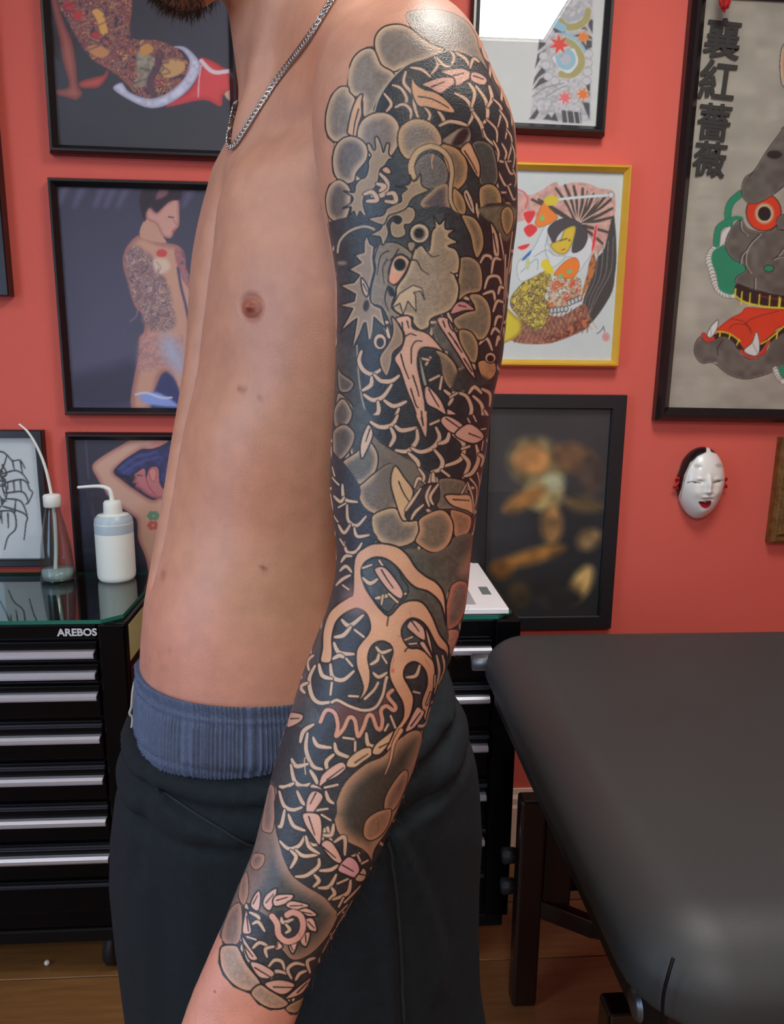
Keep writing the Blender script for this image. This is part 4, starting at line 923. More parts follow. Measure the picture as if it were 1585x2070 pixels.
# ================================================================ the sleeve: dragon, clouds and scales
NSUB = 10
KT = 460/1585
TAT_C = c = Canvas(300, -60, 1130, 2130, (58,60,60))
INK_ = (34,33,34); BLK = (44,48,52); PALE = (204,170,142); PINK = (212,164,144); ORG = (206,158,120); GCORE = (124,112,100); GRIM = (200,166,132); TAN = (156,134,110)
SKA = (190,136,110)
def cl(pts, core=GCORE, rim=GRIM, rw=62, ow=1.5, out=INK_, a=.35): c.fill(pts, core, rim=rim, rw=rw, out=out, ow=ow, tex=grain(.16, 5, 4))
def lf(pts, ln=None, col=PINK, rim=None, lw=10):
    c.fill(pts, col, rim=rim or tuple(v*.93 for v in col), rw=16, out=INK_, ow=1.5)
    if ln: c.line(ln, lw, INK_, lw*.7)
def sc(*arcs, w=24, col=PALE):
    for a in arcs:
        a = np.asarray(a, float); t = np.linspace(0, 1, len(a))[:, None]; ch = a[0]*(1-t)+a[-1]*t     # fuller crescents
        c.line(ch+(a-ch)*(1.38 if len(a) == 3 else 1.12), w*1.22, col, out=INK_, ow=1.7, swell=True)
def dk(pts, col=BLK, **k): c.fill(pts, col, tex=grain(.22, 7, 6), **k)
# all-over scale lattice (seen only where the sleeve runs round to the far side)
for j in range(46):
    for i in range(18):
        x, y = 300+i*48+(24 if j % 2 else 0), -40+j*48
        c.line([(x-22,y-16),(x-14,y+12),(x,y+20),(x+14,y+12),(x+22,y-16)], 6, PALE, out=INK_, ow=1.2)
c.crop(620, 0, KT)
# bare skin above and in front of the sleeve
c.fill([(-1200,-400),(1700,-400),(1700,330),(1200,330),(1190,300),(850,60),(600,300),(400,330),(280,600),(130,800),(120,1000),(180,1200),(120,1400),(150,1560),(148,1660),(178,1800),(192,1900),(198,2000),(196,2250),(150,2500),(-1200,2500)], SKA, smooth=False, soft=1.5)
c.fill([(1140,180),(1230,330),(1330,560),(1430,760),(1480,960),(1500,1300),(1700,1300),(1700,100),(1300,-100)], SKA, soft=4)
# dark ground of the upper arm
dk([(350,980),(700,1000),(1150,970),(1320,1100),(1480,1280),(1480,1700),(160,1700),(180,1540),(300,1460),(400,1200)], (62,68,70))
# clouds on the shoulder
cl([(690,110),(720,78),(850,62),(1000,85),(1120,155),(1185,260),(1200,330),(1260,500),(1100,370),(1000,348),(900,385),(850,285),(770,240),(720,180)], (128,118,106), (160,138,116), 40, .5)  # topmost cloud: the shoulder's shine is painted into its paler core
cl([(600,500),(520,450),(475,340),(480,250),(540,185),(640,168),(720,195),(790,250),(860,300),(960,350),(800,430),(680,470)])
cl([(470,345),(400,340),(330,395),(292,490),(285,600),(315,665),(385,690),(395,810),(470,790),(530,670),(610,560),(600,500),(520,450)])
cl([(290,605),(230,605),(170,670),(135,780),(130,880),(150,950),(200,990),(260,970),(330,930),(330,760),(340,690),(300,640)])
lf([(390,655),(350,680),(310,780),(285,900),(290,935),(350,950),(362,870),(385,800),(382,720)], [(362,760),(335,860),(325,940)], ORG)
# neck of the dragon over the shoulder
dk([(470,785),(500,690),(560,590),(640,500),(720,440),(830,405),(920,370),(1010,350),(1110,370),(1200,420),(1255,490),(1285,570),(1340,680),(1400,790),(1440,900),(1470,1100),(1480,1300),(1470,1560),(1430,1430),(1380,1380),(1330,1300),(1310,1200),(1300,1060),(1240,985),(1150,975),(1130,880),(950,970),(900,880),(780,830),(700,840),(650,895),(570,800)], out=(24,24,26), ow=1.2)
c.line([(470,785),(500,690),(560,590),(640,500),(720,440),(830,405),(920,370),(1010,350),(1110,370),(1200,420)], 9, (176,160,142))
sc([(890,392),(905,450),(870,515)], [(725,470),(800,490),(862,535)], [(1005,362),(1022,400),(1010,450)], [(1040,368),(1100,410),(1135,462)], [(905,400),(955,448),(1000,465)], [(1140,470),(1165,420),(1200,430)], [(600,592),(655,620),(692,690),(672,742)], [(540,652),(578,720),(556,776)], [(618,748),(672,732),(720,772),(722,835)], [(825,750),(852,800),(840,850)], w=17)
sc([(1035,650),(1110,700),(1152,790),(1125,870)], [(1180,600),(1242,700),(1252,815),(1210,872)], [(1130,580),(1162,650),(1150,745)], [(1272,600),(1284,680),(1262,745)], [(1160,780),(1212,872),(1235,955)], [(915,775),(945,820),(962,868)], [(925,875),(1000,850),(1090,868),(1130,895)], w=20)
sc([(1300,690),(1345,765),(1332,885)], [(1342,765),(1388,860),(1385,965)], [(1252,830),(1312,905),(1325,990)], [(1230,905),(1262,965),(1335,1035)], [(1392,900),(1425,985),(1402,1115)], [(1310,1050),(1352,1112),(1425,1122)], [(1380,1112),(1420,1192),(1465,1202)], [(1330,1182),(1380,1272),(1425,1282)], [(1400,1292),(1440,1372),(1470,1382)], [(1300,980),(1330,1060),(1325,1140)], [(1430,1000),(1455,1080),(1440,1180)], [(1360,1000),(1385,1060),(1380,1110)], [(1320,1240),(1345,1320),(1390,1340)], [(1440,1180),(1470,1240),(1460,1300)], w=13)
lf([(800,590),(860,560),(950,535),(1020,540),(1032,580),(980,622),(930,652),(850,612)], [(870,605),(958,570)])
lf([(930,500),(1000,480),(1080,475),(1140,500),(1150,532),(1100,572),(1040,602),(1032,560),(1010,535)], [(1020,527),(1095,510)])
lf([(1150,500),(1210,510),(1258,550),(1240,592),(1180,582),(1140,552)], [(1160,527),(1232,552)])
sc([(690,500),(682,580),(742,660),(752,740),(778,825)], w=20)
lf([(735,528),(760,582),(820,622),(900,642),(980,702),(1034,772),(1010,788),(930,772),(840,746),(785,742),(752,702),(728,620)], [(778,672),(880,692),(990,752)], ORG)
# clouds below it
cl([(430,1090),(370,1035),(350,950),(365,870),(410,815),(490,782),(570,790),(630,840),(650,910),(640,1010),(560,1110)], rw=80)
cl([(700,1110),(650,1055),(632,970),(650,890),(710,840),(780,825),(860,850),(920,910),(946,985),(930,1035),(860,1030),(760,1080)], rw=80, rim=(196,160,118))
cl([(360,960),(280,950),(210,1000),(180,1090),(185,1190),(215,1250),(270,1280),(330,1265),(350,1200),(420,1110),(420,1020)], (104,94,86))
cl([(220,1250),(160,1290),(130,1370),(130,1450),(150,1510),(210,1552),(270,1530),(300,1460),(310,1340),(280,1280)], (100,90,84))
cl([(930,1020),(1000,1010),(1080,1060),(1122,1140),(1122,1230),(1080,1302),(1010,1330),(985,1200)], (130,108,84), (196,150,100))
cl([(750,1180),(800,1090),(880,1070),(960,1130),(985,1220),(960,1285),(880,1312),(790,1305)], (102,98,92), (116,110,102), 40, .4)
c.line([(880,1080),(870,1130),(878,1180)], 14, (196,152,116), 4)
cl([(870,1330),(920,1290),(985,1290),(990,1400),(1000,1500),(880,1480),(790,1420)], (86,76,78), (176,146,112), 50, .4)
cl([(1020,1310),(1080,1352),(1112,1430),(1102,1492),(1050,1482),(1020,1420)], (120,98,74), (192,150,100), 50)
cl([(1150,1010),(1210,978),(1285,1010),(1320,1100),(1332,1260),(1250,1330),(1200,1260),(1200,1150)], (70,74,70), (140,126,104), 26)
dk([(1130,1130),(1200,1260),(1250,1330),(1200,1400),(1120,1330)], (48,54,54))
cl([(1200,1330),(1230,1290),(1290,1282),(1345,1330),(1362,1420),(1340,1520),(1300,1640),(1260,1600),(1210,1460)], (122,108,82), (190,154,104), 50)
cl([(1360,1440),(1400,1402),(1445,1440),(1455,1540),(1430,1640),(1390,1660),(1355,1560)], (126,110,80), (190,152,100), 40)
lf([(1120,1320),(1160,1400),(1172,1495),(1130,1455),(1090,1352)], [(1110,1350),(1150,1450)], PALE); lf([(1180,1400),(1230,1500),(1262,1620),(1220,1590),(1175,1480)], [(1195,1440),(1240,1560)], PALE)
# claw ring and spike
lf([(940,982),(1000,930),(1070,888),(1130,888),(1148,940),(1132,1002),(1080,1032),(1000,1012)], None, (150,132,112)); c.fill([(1010,1000),(1060,920),(1110,890),(1130,930),(1090,1000),(1040,1020)], (50,36,36), soft=3)
lf([(1132,990),(1172,1060),(1208,1150),(1202,1242),(1160,1192),(1110,1102),(1070,1042)], [(1100,1052),(1150,1132),(1186,1205)], ORG)
# long whisker
c.line([(740,1230),(728,1150),(770,1062),(850,1022),(930,1040),(990,1105),(1012,1200),(1002,1300),(1004,1400),(1042,1480),(1092,1562),(1130,1640),(1160,1740),(1145,1830)], 44, (192,162,122), 8, out=INK_, ow=1.5)
# antlers
def antler(p): c.fill(p, (156,132,104), rim=(192,166,132), rw=22, out=INK_, ow=1.5, smooth=True)
antler([(420,1005),(440,1000),(465,1045),(480,1030),(475,960),(495,955),(520,1010),(535,1062),(555,1000),(577,1005),(572,1072),(602,1100),(572,1112),(545,1152),(510,1182),(500,1252),(470,1312),(420,1342),(395,1392),(400,1452),(432,1532),(400,1512),(370,1472),(350,1532),(330,1472),(300,1502),(310,1442),(250,1452),(310,1412),(320,1372),(258,1330),(330,1340),(340,1292),(370,1252),(410,1232),(430,1172),(430,1122),(450,1082),(428,1050)])
lf([(520,1182),(560,1160),(592,1200),(560,1214)], None, ORG)
sc([(512,1212),(556,1270),(532,1342),(470,1362),(442,1342)], [(402,1352),(452,1342),(482,1392),(420,1402)], [(560,1352),(602,1350),(612,1402),(550,1402)], [(490,1280),(530,1300),(510,1330)], w=26)
# --- the head
c.crop(620, 420, KT)
dk([(150,100),(480,60),(560,300),(480,700),(560,900),(530,1150),(380,1200),(360,1585),(180,1585),(195,900),(195,350),(165,200)], (54,58,60))
dk([(720,20),(1000,0),(1150,200),(1165,380),(1060,350),(1040,260),(960,60),(880,60),(800,120),(740,110)], (52,56,58))
c.line([(215,310),(232,230),(300,162),(400,130),(470,150)], 17, (178,158,132), out=INK_); c.disc(245, 385, 34, 14, (150,126,114), soft=3)
# right column of clouds and scales
dk([(1210,0),(1480,0),(1450,200),(1420,420),(1380,800),(1330,1100),(1300,1250),(1180,1180),(1190,600),(1230,350)], (46,46,48))
c.fill([(1210,0),(1470,0),(1445,150),(1400,230),(1350,200),(1280,100),(1230,60)], (110,102,82), soft=3, tex=grain(.2,6))
cl([(1355,30),(1400,-10),(1440,30),(1442,110),(1400,190),(1362,130)], (124,108,80), (188,152,100), 36, 1.)
for ln in ([(1345,180),(1372,330),(1384,480)], [(1385,330),(1380,560),(1370,800)], [(1440,170),(1410,420),(1395,640),(1350,900)], [(1400,420),(1385,640)]): c.line(ln, 13, PALE, 6, out=INK_)
lf([(1280,100),(1332,190),(1345,332),(1302,332),(1290,205)], [(1300,180),(1325,310)], PALE)
sc([(1210,382),(1240,340),(1282,350),(1298,402)], [(1288,455),(1310,372),(1352,362)], [(1240,562),(1270,492),(1332,488),(1358,542)], [(1230,602),(1290,596),(1312,652)], [(1300,722),(1330,662),(1372,660)], [(1285,882),(1312,850),(1348,872)], [(1200,952),(1252,928),(1292,992)], [(1335,600),(1350,560),(1375,560)], [(1310,820),(1330,770),(1360,760)], [(1320,960),(1335,910),(1345,920)], w=17)
cl([(1080,50),(1170,70),(1225,160),(1233,270),(1190,352),(1160,300),(1140,200),(1100,110)], (122,106,84), (190,154,106), 46)
cl([(1070,350),(1150,345),(1210,400),(1227,500),(1210,582),(1120,602),(1060,642),(1050,560),(1060,450)], (118,106,88), (186,150,108), 40)
cl([(1130,612),(1200,600),(1260,650),(1287,740),(1280,842),(1240,912),(1190,922),(1150,882),(1060,852),(1020,780),(1100,730),(1170,702)], (120,110,92), (190,156,112), 44)
dk([(880,820),(1000,800),(1080,950),(1150,1130),(1060,1100),(1000,1010),(920,960)], (96,92,84), soft=4)
cl([(1060,852),(1140,860),(1190,930),(1197,1010),(1175,1082),(1120,1052),(1070,952)], (122,106,84), (190,154,108), 40)
cl([(890,1000),(960,1010),(1030,1080),(1057,1160),(1040,1232),(990,1262),(950,1212),(920,1112)], (122,106,86), (190,154,112), 40)
cl([(1190,1082),(1240,1060),(1312,1080),(1322,1152),(1270,1202),(1220,1182)], (190,144,100), (206,156,110), 30)
c.disc(1280, 1045, 40, 38, PALE, out=INK_); c.disc(1280, 1050, 24, 24, INK_)
dk([(1060,1130),(1150,1140),(1290,1210),(1290,1300),(1180,1250),(1050,1290),(1010,1250)], (58,62,60), soft=4)
# mane
c.fill([(420,190),(440,250),(470,270),(462,350),(472,440),(442,560),(442,640),(470,680),(520,700),(552,842),(510,802),(470,762),(462,862),(430,1012),(425,902),(412,802),(400,802),(370,882),(308,1012),(330,902),(350,772),(320,792),(228,872),(290,762),(320,702),(218,680),(330,650),(340,602),(228,540),(330,520),(370,470),(292,430),(380,380),(332,330),(400,310),(400,232)], (146,124,102), smooth=False, rim=(196,168,138), rw=28, out=INK_, ow=1.6)
lf([(378,488),(410,520),(432,572),(420,622),(390,582)], [(395,530),(420,585)], PALE); c.disc(415, 682, 20, 40, (36,22,22), 8, soft=2)
# brow, bridge of the nose, lower face
c.fill([(480,275),(560,240),(650,255),(740,330),(720,400),(640,520),(620,600),(590,690),(650,745),(740,770),(720,800),(620,780),(600,850),(560,760),(520,690),(450,660),(450,560),(480,430),(470,350)], (132,117,98), rim=(158,138,114), rw=22, out=INK_, ow=1.4, tex=grain(.15,5))
for L in ([(570,300),(520,330),(500,400),(490,470)], [(560,360),(530,420),(540,530)], [(470,440),(440,560),(440,640)], [(640,290),(600,350),(570,370)], [(500,260),(480,320),(470,400)], [(560,560),(545,640),(570,720)]): c.line(L, 11, INK_, 5)
antler([(530,62),(560,20),(640,-12),(740,0),(757,60),(722,112),(680,122),(692,182),(640,212),(590,192),(580,122),(602,92),(640,112),(662,82),(640,60),(600,62),(560,112),(570,182),(530,262),(510,202),(440,192),(510,152),(520,112),(438,88)])
c.disc(632, 84, 28, 30, INK_, soft=1.5)
c.crop(620, 0, KT); antler([(720,1220),(740,1262),(770,1250),(792,1208),(802,1292),(852,1322),(790,1352),(750,1372),(722,1402),(692,1452),(630,1482),(572,1502),(540,1562),(500,1560),(430,1522),(530,1500),(560,1452),(620,1422),(660,1400),(660,1352),(700,1312),(618,1300),(690,1292),(722,1270)])
c.crop(620, 420, KT)
# cheek
CK = [(870,170),(895,130),(885,55),(925,115),(965,70),(967,145),(1032,150),(987,195),(1052,240),(987,265),(1040,290),(1067,360),(1057,450),(1032,465),(1062,550),(1047,650),(990,722),(870,772),(850,832),(790,852),(740,802),(735,762),(650,742),(600,690),(622,610),(627,550),(690,460),(725,370),(757,280),(800,260),(850,300)]
c.fill(CK, (152,134,110), rim=(198,170,132), rw=46, out=INK_, ow=1.8, tex=grain(.14, 5, 3))
for L in ([(735,362),(770,372),(800,430),(852,466)], [(765,285),(800,262),(840,310),(880,342),(922,330)], [(1032,465),(1000,450)]): c.line(L, 11, INK_, 6)
c.fill([(645,600),(588,700),(650,665),(672,742),(705,650),(762,722),(757,610),(745,590),(792,580),(822,642),(802,560),(740,540),(690,570)], (192,166,134), smooth=False, rim=(206,182,150), rw=10, out=INK_, ow=1.1)
# eyes
c.fill([(570,505),(578,420),(608,348),(662,326),(716,368),(694,440),(652,505),(610,538),(580,522)], (200,176,146), rim=(206,150,116), rw=60, out=INK_, ow=2.2); c.fill([(578,470),(640,450),(640,500),(605,528),(580,515)], (216,150,116), soft=4)
c.disc(650, 396, 44, 46, (90,84,78)); c.disc(650, 396, 37, 39, (16,16,18)); c.fill([(560,545),(600,560),(615,610),(580,612)], (20,26,26), soft=1.5)
c.disc(786, 178, 72, 72, (196,172,142), out=INK_, ow=2.2); c.disc(784, 180, 44, 46, (104,94,84), soft=2); c.disc(783, 178, 32, 34, (16,16,18))
lf([(700,250),(730,235),(760,250),(740,300),(715,300)], None, TAN)
# scales of the coil under the head
dk([(370,960),(560,900),(640,1000),(900,1000),(960,1200),(1050,1290),(1200,1240),(1310,1260),(1300,1590),(420,1590),(370,1250)], (44,48,52))
dk([(160,1000),(360,1000),(380,1300),(430,1590),(180,1590)], (66,68,66), soft=4)
cl([(210,1100),(240,1150),(322,1210),(322,1252),(280,1287),(220,1262)], (84,80,74), (160,136,112), 34); cl([(200,1332),(230,1290),(322,1380),(317,1452),(270,1532),(210,1542),(180,1502)], (84,80,74), (166,140,114), 46)
c.line([(350,960),(360,1150),(390,1350),(440,1500)], 12, (150,134,116))
sc([(382,1000),(370,1060),(400,1122),(460,1152),(522,1122)], [(470,1162),(520,1202),(590,1202),(642,1170)], [(452,1180),(440,1232),(390,1272)], [(400,1302),(460,1332),(530,1310),(592,1232)], [(540,1342),(610,1372),(692,1350)], [(496,1350),(490,1422),(440,1472)], [(450,1502),(510,1522),(590,1490),(642,1400)], [(600,1512),(680,1542),(762,1520)], [(862,1042),(832,1092)], [(858,1202),(922,1170)], [(928,1262),(942,1180)], [(800,1050),(850,1060)])
sc([(1020,1285),(1100,1312),(1137,1400),(1112,1472),(1060,1482)], [(1130,1292),(1170,1260),(1217,1290)], [(1160,1312),(1212,1370),(1222,1452),(1190,1512)], [(1222,1262),(1272,1305),(1280,1380)], [(1240,1412),(1262,1472),(1240,1525)], [(1150,1452),(1182,1512)], [(960,1272),(1002,1322),(990,1372)], [(1000,1320),(1050,1290)], w=21)
c.disc(510, 932, 46, 56, PALE, out=INK_); c.disc(512, 938, 26, 34, (40,36,40))
# lower jaw, tongue-like horns
c.fill([(590,760),(620,780),(650,830),(672,880),(667,950),(602,1010),(592,1080),(560,1172),(520,1122),(508,1040),(560,960),(590,900),(600,840)], (142,118,94), rim=(176,146,116), rw=30, out=INK_, ow=1.6)
lf([(1040,665),(1100,652),(1172,710),(1100,717),(1000,742)], [(1060,680),(1110,690)], (200,140,132))
lf([(905,780),(980,768),(1032,860),(1082,970),(1142,1080),(1178,1195),(1120,1132),(1060,1032),(990,922)], None, PINK)
for L in ([(950,790),(965,832)], [(985,788),(1000,832),(1022,862)], [(990,872),(1050,952)], [(1030,930),(1082,1007)], [(1095,1050),(1152,1142)]): c.line(L, 11, INK_, 8)
lf([(780,1000),(800,1060),(830,1180),(845,1260),(815,1240),(790,1130)], None, (150,150,134))
lf([(620,770),(700,750),(732,780),(742,840),(850,880),(957,1005),(900,982),(822,972),(782,1000),(772,1090),(792,1200),(822,1350),(832,1480),(836,1600),(790,1542),(750,1400),(700,1280),(650,1130),(610,1050),(660,980),(682,890),(650,820)], None, (212,164,138))
for L in ([(665,800),(670,842)], [(700,790),(712,837)], [(680,902),(720,878),(762,890)], [(730,1082),(730,980),(760,930),(802,930)], [(655,1020),(680,1112),(712,1192)], [(740,1170),(770,1262),(782,1312)], [(725,1260),(760,1372),(777,1392)], [(795,1440),(802,1502)]): c.line(L, 11, INK_, 8)
lf([(830,1240),(880,1270),(942,1350),(972,1442),(900,1402),(840,1370),(820,1300)], [(850,1262),(900,1352),(922,1387)])
lf([(980,1400),(1050,1440),(1112,1530),(1122,1582),(1040,1572),(950,1512),(918,1480),(970,1452)], [(965,1457),(1030,1502),(1082,1547)])
# --- the coil, the small claw and its clouds
c.crop(600, 840, KT)
dk([(500,40),(560,165),(640,222),(740,282),(840,342),(900,382),(1000,440),(1160,450),(1280,520),(1300,380),(1340,100),(1330,0),(500,0)], (44,47,51))
dk([(390,-60),(520,0),(560,160),(560,300),(430,330),(380,200)], (66,68,66), soft=3)
cl([(245,-40),(320,-120),(385,-30),(372,40),(320,92),(270,87),(245,30)], (84,78,72), (168,140,112), 50); cl([(245,110),(330,60),(402,120),(392,200),(340,282),(290,312),(250,282),(240,190)], (84,78,72), (168,140,112), 50)
c.fill([(500,120),(560,160),(640,222),(760,292),(852,352),(892,482),(832,482),(782,562),(702,642),(562,692),(430,582),(480,430),(540,330),(520,240)], (112,100,86), soft=3, tex=grain(.15,6))
c.line([(510,60),(560,162),(640,222),(740,282),(840,342),(900,384)], 9, INK_)
cl([(420,250),(320,320),(315,382),(350,452),(430,482),(510,442),(560,362),(562,260),(500,170),(450,200)], (98,92,82), (190,158,122), 56)
cl([(430,502),(470,462),(540,402),(650,332),(740,380),(762,472),(702,642),(640,682),(560,692),(480,652),(435,582)], (110,98,86), (190,156,118), 56)
c.fill([(560,400),(650,330),(760,300),(860,360),(880,480),(780,560),(700,560),(560,520)], (110,99,86), soft=6)
cl([(1000,440),(1150,450),(1182,502),(1232,692),(1100,652),(980,642),(990,522)], (112,100,86), (140,120,100), 30, .8)
cl([(530,692),(680,642),(760,732),(842,732),(852,800),(822,872),(740,912),(640,912),(560,862),(525,782)], (116,104,92), (196,160,120), 66)
cl([(1080,652),(1200,692),(1222,742),(1200,812),(1150,847),(1100,842),(1090,782),(1070,702)], (148,112,86), (196,140,104), 44)
cl([(852,722),(960,662),(1030,662),(1080,722),(1092,800),(1062,892),(1000,947),(930,952),(860,912),(825,872),(852,802)], (120,104,86), (200,150,112), 60)
sc([(515,45),(580,75),(660,60),(702,0)], [(685,72),(740,97),(832,85)], [(655,87),(672,150),(650,212)], [(837,100),(832,170),(770,242),(690,242)], [(800,227),(860,247),(940,217),(987,150),(970,85)], [(930,62),(1002,30)], [(990,197),(1040,170),(1062,120)], [(1090,132),(1152,200),(1132,302),(1030,352)], [(960,240),(1007,312),(992,370),(940,392)], [(780,262),(830,312),(852,352)], [(1150,270),(1187,340),(1160,432)], [(1250,210),(1262,302),(1220,392),(1170,422)], [(1150,232),(1202,215)], [(1270,270),(1302,302),(1292,352)], [(1010,382),(1062,422)], [(950,402),(957,462),(982,502)])
sc([(1190,20),(1212,60)], [(1230,0),(1250,40)], [(1300,180),(1290,240)], [(1270,100),(1320,90)], w=16)
lf([(1000,40),(1040,0),(1130,40),(1192,110),(1150,137),(1060,112)], [(1040,20),(1142,92)]); lf([(1180,60),(1240,70),(1302,130),(1292,172),(1230,197),(1150,172),(1100,127)], [(1200,125),(1282,157)])
lf([(828,-10),(860,80),(900,158),(912,60),(902,-10)], [(868,10),(880,70)], (212,164,138)); c.fill([(834,-30),(905,-30),(905,10),(836,10)], (212,164,138), smooth=False); c.line([(868,-30),(880,70)], 10, INK_)
lf([(500,60),(460,130),(440,222),(452,302),(490,242),(532,130)], [(510,92),(480,182)], PALE)
lf([(690,350),(660,402),(655,482),(680,582),(720,702),(752,737),(792,702),(792,612),(812,522),(750,432)], [(710,460),(740,532),(790,612)], (204,166,122))
lf([(1035,552),(1130,550),(1212,560),(1234,682),(1180,662),(1090,632),(1045,592)], [(1090,585),(1202,592)], ORG)
dk([(840,540),(900,480),(985,480),(985,602),(900,652),(800,732),(752,690),(800,612)], (60,52,56), out=INK_)
sc([(932,490),(910,560),(922,632)], [(862,510),(800,602),(758,662)], [(882,622),(830,672),(798,722)], [(820,500),(850,450),(892,470)], [(850,370),(880,420),(880,460)], [(985,480),(940,560),(950,620)], w=17)
for L in ([(1190,470),(1222,560),(1242,692)], [(1210,440),(1262,520),(1245,640)], [(1150,540),(1182,480)], [(1260,400),(1290,500),(1260,620)]): c.line(L, 14, PALE, 9, out=INK_)
# narrow scaled strip on the inner side
dk([(225,310),(300,300),(440,490),(440,600),(520,690),(525,790),(560,870),(420,980),(400,1230),(230,1350),(190,1180),(260,1000)], (48,50,56))
sc([(318,482),(342,570),(420,602)], [(350,622),(362,720),(420,757),(482,702)], [(400,782),(430,832),(502,832)], [(330,882),(352,942),(410,942),(452,890)], [(240,432),(292,482)], [(255,560),(300,590),(330,570)], [(290,640),(340,612)], [(290,762),(330,802),(372,762)], [(310,1020),(342,985),(382,980)], [(300,1082),(342,1060),(382,1090)], [(270,1182),(322,1140),(372,1112)], [(320,1182),(362,1212)], [(250,700),(285,740)], [(300,860),(330,905)], [(240,360),(262,420)], w=19)
# dark grey ground beside the elbow
dk([(740,940),(860,932),(950,957),(1062,902),(1100,847),(1230,827),(1250,1000),(1230,1180),(1062,1202),(1040,1440),(980,1460),(700,1320),(660,1040)], (84,82,72), rim=(100,92,80), rw=60)
c.fill([(1160,1010),(1222,940),(1240,1060),(1190,1120),(1130,1100)], (150,116,98), soft=9)
cl([(1060,1240),(1080,1180),(1140,1150),(1200,1180),(1210,1300),(1150,1432),(1060,1492),(1030,1440),(1040,1330)], (116,96,84), (190,118,96), 56, .9); cl([(1005,1570),(1040,1502),(1110,1490),(1160,1530),(1130,1640),(1040,1660)], (186,130,108), (200,140,116), 30, .8)
# --- the great claw
c.crop(520, 1180, KT)
dk([(660,40),(500,150),(430,330),(290,680),(210,900),(120,1200),(20,1600),(560,1600),(640,1370),(880,1200),(1090,1010),(1200,850),(1340,600),(1330,440),(1100,100),(900,80)], (50,52,56))
dk([(900,0),(1100,60),(1310,250),(1320,430),(1220,230),(1090,110),(920,220)], (84,82,72))
dk([(480,240),(430,340),(290,690),(210,920),(300,1000),(440,960),(380,800),(370,640),(430,540)], (72,72,72))
CLAW = [(666,58),(640,90),(560,142),(492,212),(457,330),(452,450),(440,542),(512,548),(525,470),(522,380),(545,280),(592,222),(660,182),(705,175),(760,210),(787,290),(772,350),(722,410),(690,470),(690,572),(725,672),(735,742),(700,825),(762,762),(787,682),(787,602),(772,512),(800,432),(860,400),(920,420),(944,472),(922,562),(922,652),(962,742),(1012,832),(1014,932),(962,1012),(902,1112),(902,1202),(888,1335),(927,1232),(952,1112),(1002,1022),(1067,922),(1092,802),(1062,722),(1022,642),(1040,572),(1100,545),(1167,602),(1182,702),(1142,832),(1172,962),(1197,892),(1227,752),(1242,602),(1212,512),(1132,452),(1060,445),(1012,372),(1012,302),(1062,245),(1122,250),(1182,302),(1252,432),(1312,482),(1326,565),(1334,442),(1272,352),(1222,232),(1162,140),(1092,115),(1002,140),(922,220),(862,182),(800,100),(755,30),(726,-72),(746,-142),(816,-182),(896,-172),(976,-112),(1046,-22),(1106,28),(1196,58),(1276,138),(1310,262),(1316,272),(1306,88),(1256,-2),(1176,-52),(1106,-112),(1046,-202),(966,-262),(836,-282),(746,-252),(676,-172)]
c.fill(CLAW, (208,156,120), rim=(196,146,112), rw=14, out=INK_, ow=2., smooth=True)
c.fill([(640,60),(760,60),(760,180),(640,170)], (216,146,124), soft=22, alpha=.6)
c.line([(905,292),(915,225),(925,215)], 10, INK_); c.line([(1028,472),(1045,450),(1065,445)], 10, INK_); c.disc(945, 605, 12, 14, (200,100,76), soft=2)
# inside of the claw's arch
c.crop(600, 840, KT)
dk([(545,995),(620,1002),(690,1050),(740,1140),(775,1195),(760,1270),(690,1310),(640,1370),(560,1310),(490,1210),(455,1100),(480,1030)], (70,76,78), out=INK_, ow=1.4)
sc([(462,1132),(510,1160),(562,1140)], [(550,1272),(602,1262),(650,1240)], [(600,1252),(590,1312)], [(640,1242),(702,1300)], [(460,1062),(520,1040)], [(575,1010),(600,1050)], [(700,1260),(760,1240)], w=22)
lf([(590,1050),(640,1080),(722,1190),(742,1250),(715,1277),(640,1222),(570,1132),(540,1070)], [(590,1075),(630,1142),(672,1202)])
c.crop(520, 1180, KT)
dk([(1070,255),(1125,262),(1178,312),(1205,420),(1160,440),(1060,435),(1018,372),(1018,302)], (66,70,72))
lf([(1070,255),(1110,260),(1162,310),(1172,392),(1130,382),(1080,342),(1040,300)], [(1075,260),(1127,332)]); sc([(1030,392),(1082,370)], [(1060,420),(1110,415)], w=18)
lf([(1130,420),(1165,405),(1212,492),(1222,532)], [(1175,420),(1200,470)]); lf([(1172,300),(1205,380),(1225,500),(1200,450),(1180,380)], None)
sc([(590,252),(650,277),(737,220)], [(540,372),(600,352),(652,300)], [(680,322),(742,370)], [(535,412),(580,472),(672,490)], [(530,522),(570,505),(602,512)], [(510,562),(530,642),(600,662),(672,610)], [(620,522),(662,572)], [(430,562),(460,632),(522,662)], [(402,572),(370,662),(390,772),(440,822),(522,822)], [(520,690),(510,772)], [(640,782),(702,785)], [(330,760),(310,720),(350,690)], [(360,600),(350,540),(390,500)])
sc([(830,442),(870,472),(932,460)], [(790,562),(830,532),(847,490)], [(870,502),(902,552)], [(810,622),(850,642),(902,620)], [(1040,652),(1100,632),(1132,570)], [(1090,752),(1132,762)], w=20)
sc([(1250,500),(1262,620),(1240,760)], [(1290,500),(1300,600),(1270,700)], [(1240,640),(1235,720)], [(1180,840),(1210,760)], w=15)
